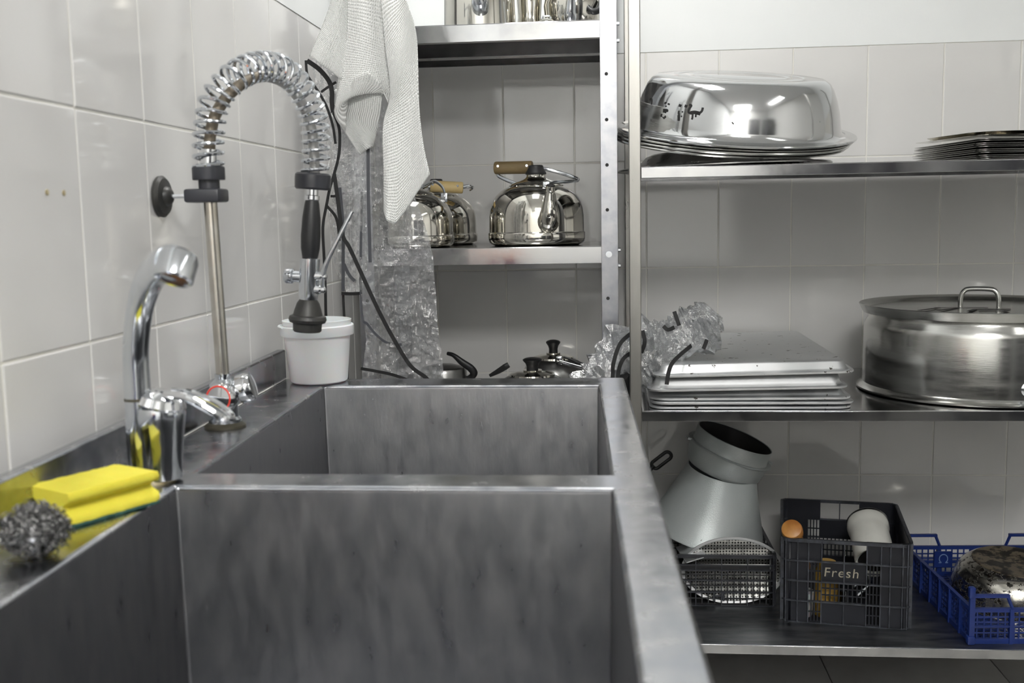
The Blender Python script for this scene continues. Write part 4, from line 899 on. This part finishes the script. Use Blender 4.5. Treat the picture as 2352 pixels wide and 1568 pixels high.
# scorched pan inside the blue crate
t = thing('scorched_pan', 'scorched steel pan lying upside down in the blue crate', 'pan', (1.668, -.365, ZS + .0085), (math.radians(4), math.radians(2), 0))
bm = B(); lathe(bm, [(.150, 0), (.152, .002), (.150, .004), (.147, .03), (.140, .060), (.128, .082), (.112, .095), (.104, .099)], 80); obj('side', bm, SCORCH, t)
bm = B(); lathe(bm, [(.104, .099), (.102, .1005), (.085, .1005), (.083, .0995), (.070, .1), (.068, .099), (.050, .0995), (.048, .0985), (0, .099)], 80); obj('base', bm, SCORCHD, t)
# things in the tall crate
t = thing('enamel_tube', 'stained white enamel tube with dark open end in the tall crate', 'tube', (1.308, -.462, .362), (math.radians(-66), 0, math.radians(-4)))
bm = B(); lathe(bm, [(.040, .012), (.042, 0), (.046, -.002), (.048, .003), (.0475, .10), (.048, .110), (.0505, .116), (.0515, .130), (.0505, .137), (.048, .1375), (0, .134)], 56); obj('body', bm, STAINW, t)
bm = B(); lathe(bm, [(.0405, .010), (0, .010)], 40); obj('hollow_shade', bm, MARK_HOLE, t)  # flat black disc gives the open end its inner shade
bm = B(); lathe(bm, [(.0515, .136), (.0525, .140), (.051, .143), (.049, .1425)], 56); obj('rim', bm, DARKPOT, t)
t = thing('rolling_pin', 'orange wooden pin end leaning out of the tall crate corner', 'rolling pin', (1.158, -.335, .305))
t.rotation_euler = Vector((-.058, -.165, .150)).to_track_quat('Z', 'Y').to_euler()
bm = B(); lathe(bm, [(0, .0), (.018, .0), (.020, .004), (.020, .165), (.016, .180), (.0155, .186), (.021, .196), (.0250, .204), (.0255, .222), (.0235, .230), (.014, .2335), (0, .234)], 44); obj('pin', bm, WOODO, t)
t = thing('meat_grinder', 'shiny steel grinder parts at the bottom of the tall crate', 'grinder', (1.245, -.400, .2335))
bm = B(); lathe(bm, [(0, 0), (.030, 0), (.032, .01), (.028, .04), (.05, .062), (.056, .070), (.053, .070), (.02, .045), (0, .045)], 40); obj('hopper', bm, CHROMED, t)
bm = B(); tube(bm, spline([(.03, -.03, .03), (.06, -.02, .06), (.05, -.01, .095), (.0, .0, .10), (-.04, .0, .085)], 6), .006, 10); obj('crank', bm, CHROMED, t)
t = thing('plastic_cup', 'small white cup at the left bottom of the tall crate', 'cup', (1.128, -.478, .2335))
bm = B(); lathe(bm, [(0, 0), (.026, 0), (.028, .003), (.031, .06), (.0295, .06), (.026, .006), (0, .005)], 40); obj('body', bm, WHITEP, t)
t = thing('glass_jar', 'amber jar against the left side inside the tall crate', 'jar', (1.188, -.478, .2335))
bm = B(); lathe(bm, [(0, 0), (.026, 0), (.028, .003), (.028, .11), (.022, .12), (.022, .135), (0, .135)], 40); obj('body', bm, M('amber_glaze', (.42, .26, .06), .25), t)
# grey cone, pot and colander on the low crate
CR = Matrix.Rotation(math.radians(13), 3, 'Y') @ Matrix.Rotation(math.radians(6), 3, 'X')
t = thing('metal_cone', 'grey painted metal cone leaning on the low black crate', 'funnel', (.925, -.218, .366), CR.to_euler())
bm = B(); lathe(bm, [(.1555, -.002), (.158, .0), (.157, .004), (.150, .012), (.120, .090), (.098, .150), (.092, .172), (.090, .172), (.096, .149), (.118, .089), (.148, .012)], 80); obj('shell', bm, ENAMEL, t)
PRm = Matrix.Rotation(math.radians(21), 3, 'Y') @ Matrix.Rotation(math.radians(4), 3, 'X')
t = thing('steamer_pot', 'tilted grey two tier pot with dark inside on the cone', 'pot', (.960, -.220, .522), PRm.to_euler())
bm = B(); lathe(bm, [(0, 0), (.075, 0), (.092, .006), (.101, .02), (.106, .045), (.108, .062), (.114, .0635), (.1155, .066), (.114, .0675), (.103, .067), (.1015, .070), (.1025, .100), (.1035, .104), (.102, .1055), (.100, .104)], 80); obj('body', bm, ENAMEL, t)
bm = B(); lathe(bm, [(.1002, .104), (.0985, .07), (.097, .02), (.085, .012), (0, .010)], 64); obj('lining', bm, PANIN, t)
for a in (math.radians(12), math.radians(192)):
    bm = B(); box(bm, (.118 * math.cos(a), .118 * math.sin(a), .066), (.012, .020, .006), rz=a, bev=.001); obj('ear', bm, ENAMEL, t)
t = thing('colander', 'round perforated steel colander standing in the low black crate', 'colander', (.975, -.408, .2325), (math.radians(80), 0, math.radians(3)))
bm = B(); uvl = bm.loops.layers.uv.new('UVMap'); R0 = .122; n_ = 64; OV = .62
rg = [[bm.verts.new((R0 * f_ * math.cos(2 * PI * k / n_), .082 + OV * R0 * f_ * math.sin(2 * PI * k / n_), -.008 * (1 - f_ ** 2.5))) for k in range(n_)] for f_ in (.02, .2, .4, .6, .8, .93, 1.)]
for a, b in zip(rg, rg[1:]):
    for k in range(n_):
        f = bm.faces.new((a[k], a[(k + 1) % n_], b[(k + 1) % n_], b[k]))
        for lp in f.loops: lp[uvl].uv = (lp.vert.co.x, lp.vert.co.y)
obj('perforated_bowl', bm, PERF, t)
bm = B(); lathe(bm, [(R0 - .001, -.001), (R0 + .008, .0), (R0 + .009, .002), (R0 + .008, .003), (R0 - .001, .002)], 72, Matrix.Translation((0, .082, 0)) @ Matrix.Diagonal((1, OV + .02, 1, 1))); cr_ = obj('rim', bm, ALU, t)
for a in (68, 95, 40):
    bm = B(); a = math.radians(a); lathe(bm, [(.0035, 0), (.003, .002), (0, .0025)], 12, Matrix.Translation(((R0 - .008) * math.cos(a), .082 + OV * (R0 - .008) * math.sin(a), .0))); obj('rivet', bm, DARKPOT, cr_)
t = thing('flat_grater', 'flat steel blade edge poking out beneath the grey cone', 'grater', (.878, -.412, .352), (math.radians(8), math.radians(-14), math.radians(12)))
bm = B(); box(bm, (0, .03, 0), (.055, .09, .003), bev=.001); obj('blade', bm, ALU, t)
t = thing('frying_pan', 'black pan with looped handle behind the grey cone', 'frying pan', (.672, -.150, .395), (math.radians(0), math.radians(-38), 0))
bm = B(); lathe(bm, [(0, 0), (.06, 0), (.082, .02), (.084, .021), (.062, .004), (0, .003)], 48); obj('pan', bm, PANIN, t)
bm = B(); P = []
for k in range(32):
    a = 2 * PI * k / 32; P.append((.195 + (.020 if math.cos(a) > 0 else -.020) + .011 * math.cos(a), 0, .03 + .011 * math.sin(a)))
tube(bm, P, .0048, 8, close=True); tube(bm, [(.075, 0, .015), (.12, 0, .024), (.170, 0, .03)], .006, 8); obj('handle', bm, BLACKP, t)
# ------------------------------------------------------------------ out of frame: box follows a shelf edge reflection, table added under it
t = thing('added_work_table', 'added unseen steel work table next to the near end of the sink', 'table', (.27, -3.0, 0))
bm = B(); bx(bm, -.25, .22, -.40, .40, .86, .90); obj('top', bm, STEEL, t, bevel=.003)
for x in (-.22, .19):
    for y in (-.37, .37): bm = B(); bx(bm, x - .018, x + .018, y - .018, y + .018, 0, .86); obj('leg', bm, STEEL, t)
t = thing('storage_box', 'blue plastic box with orange lid on the work table', 'box', (.16, -2.80, .901))
bm = B(); rstack(bm, [(.20, .30, .02, 0), (.22, .32, .025, .12)]); obj('body', bm, BLUEP, t)
bm = B(); rstack(bm, [(.235, .335, .03, .121), (.235, .335, .03, .136), (.20, .30, .02, .142)]); obj('lid', bm, ORANGE, t)
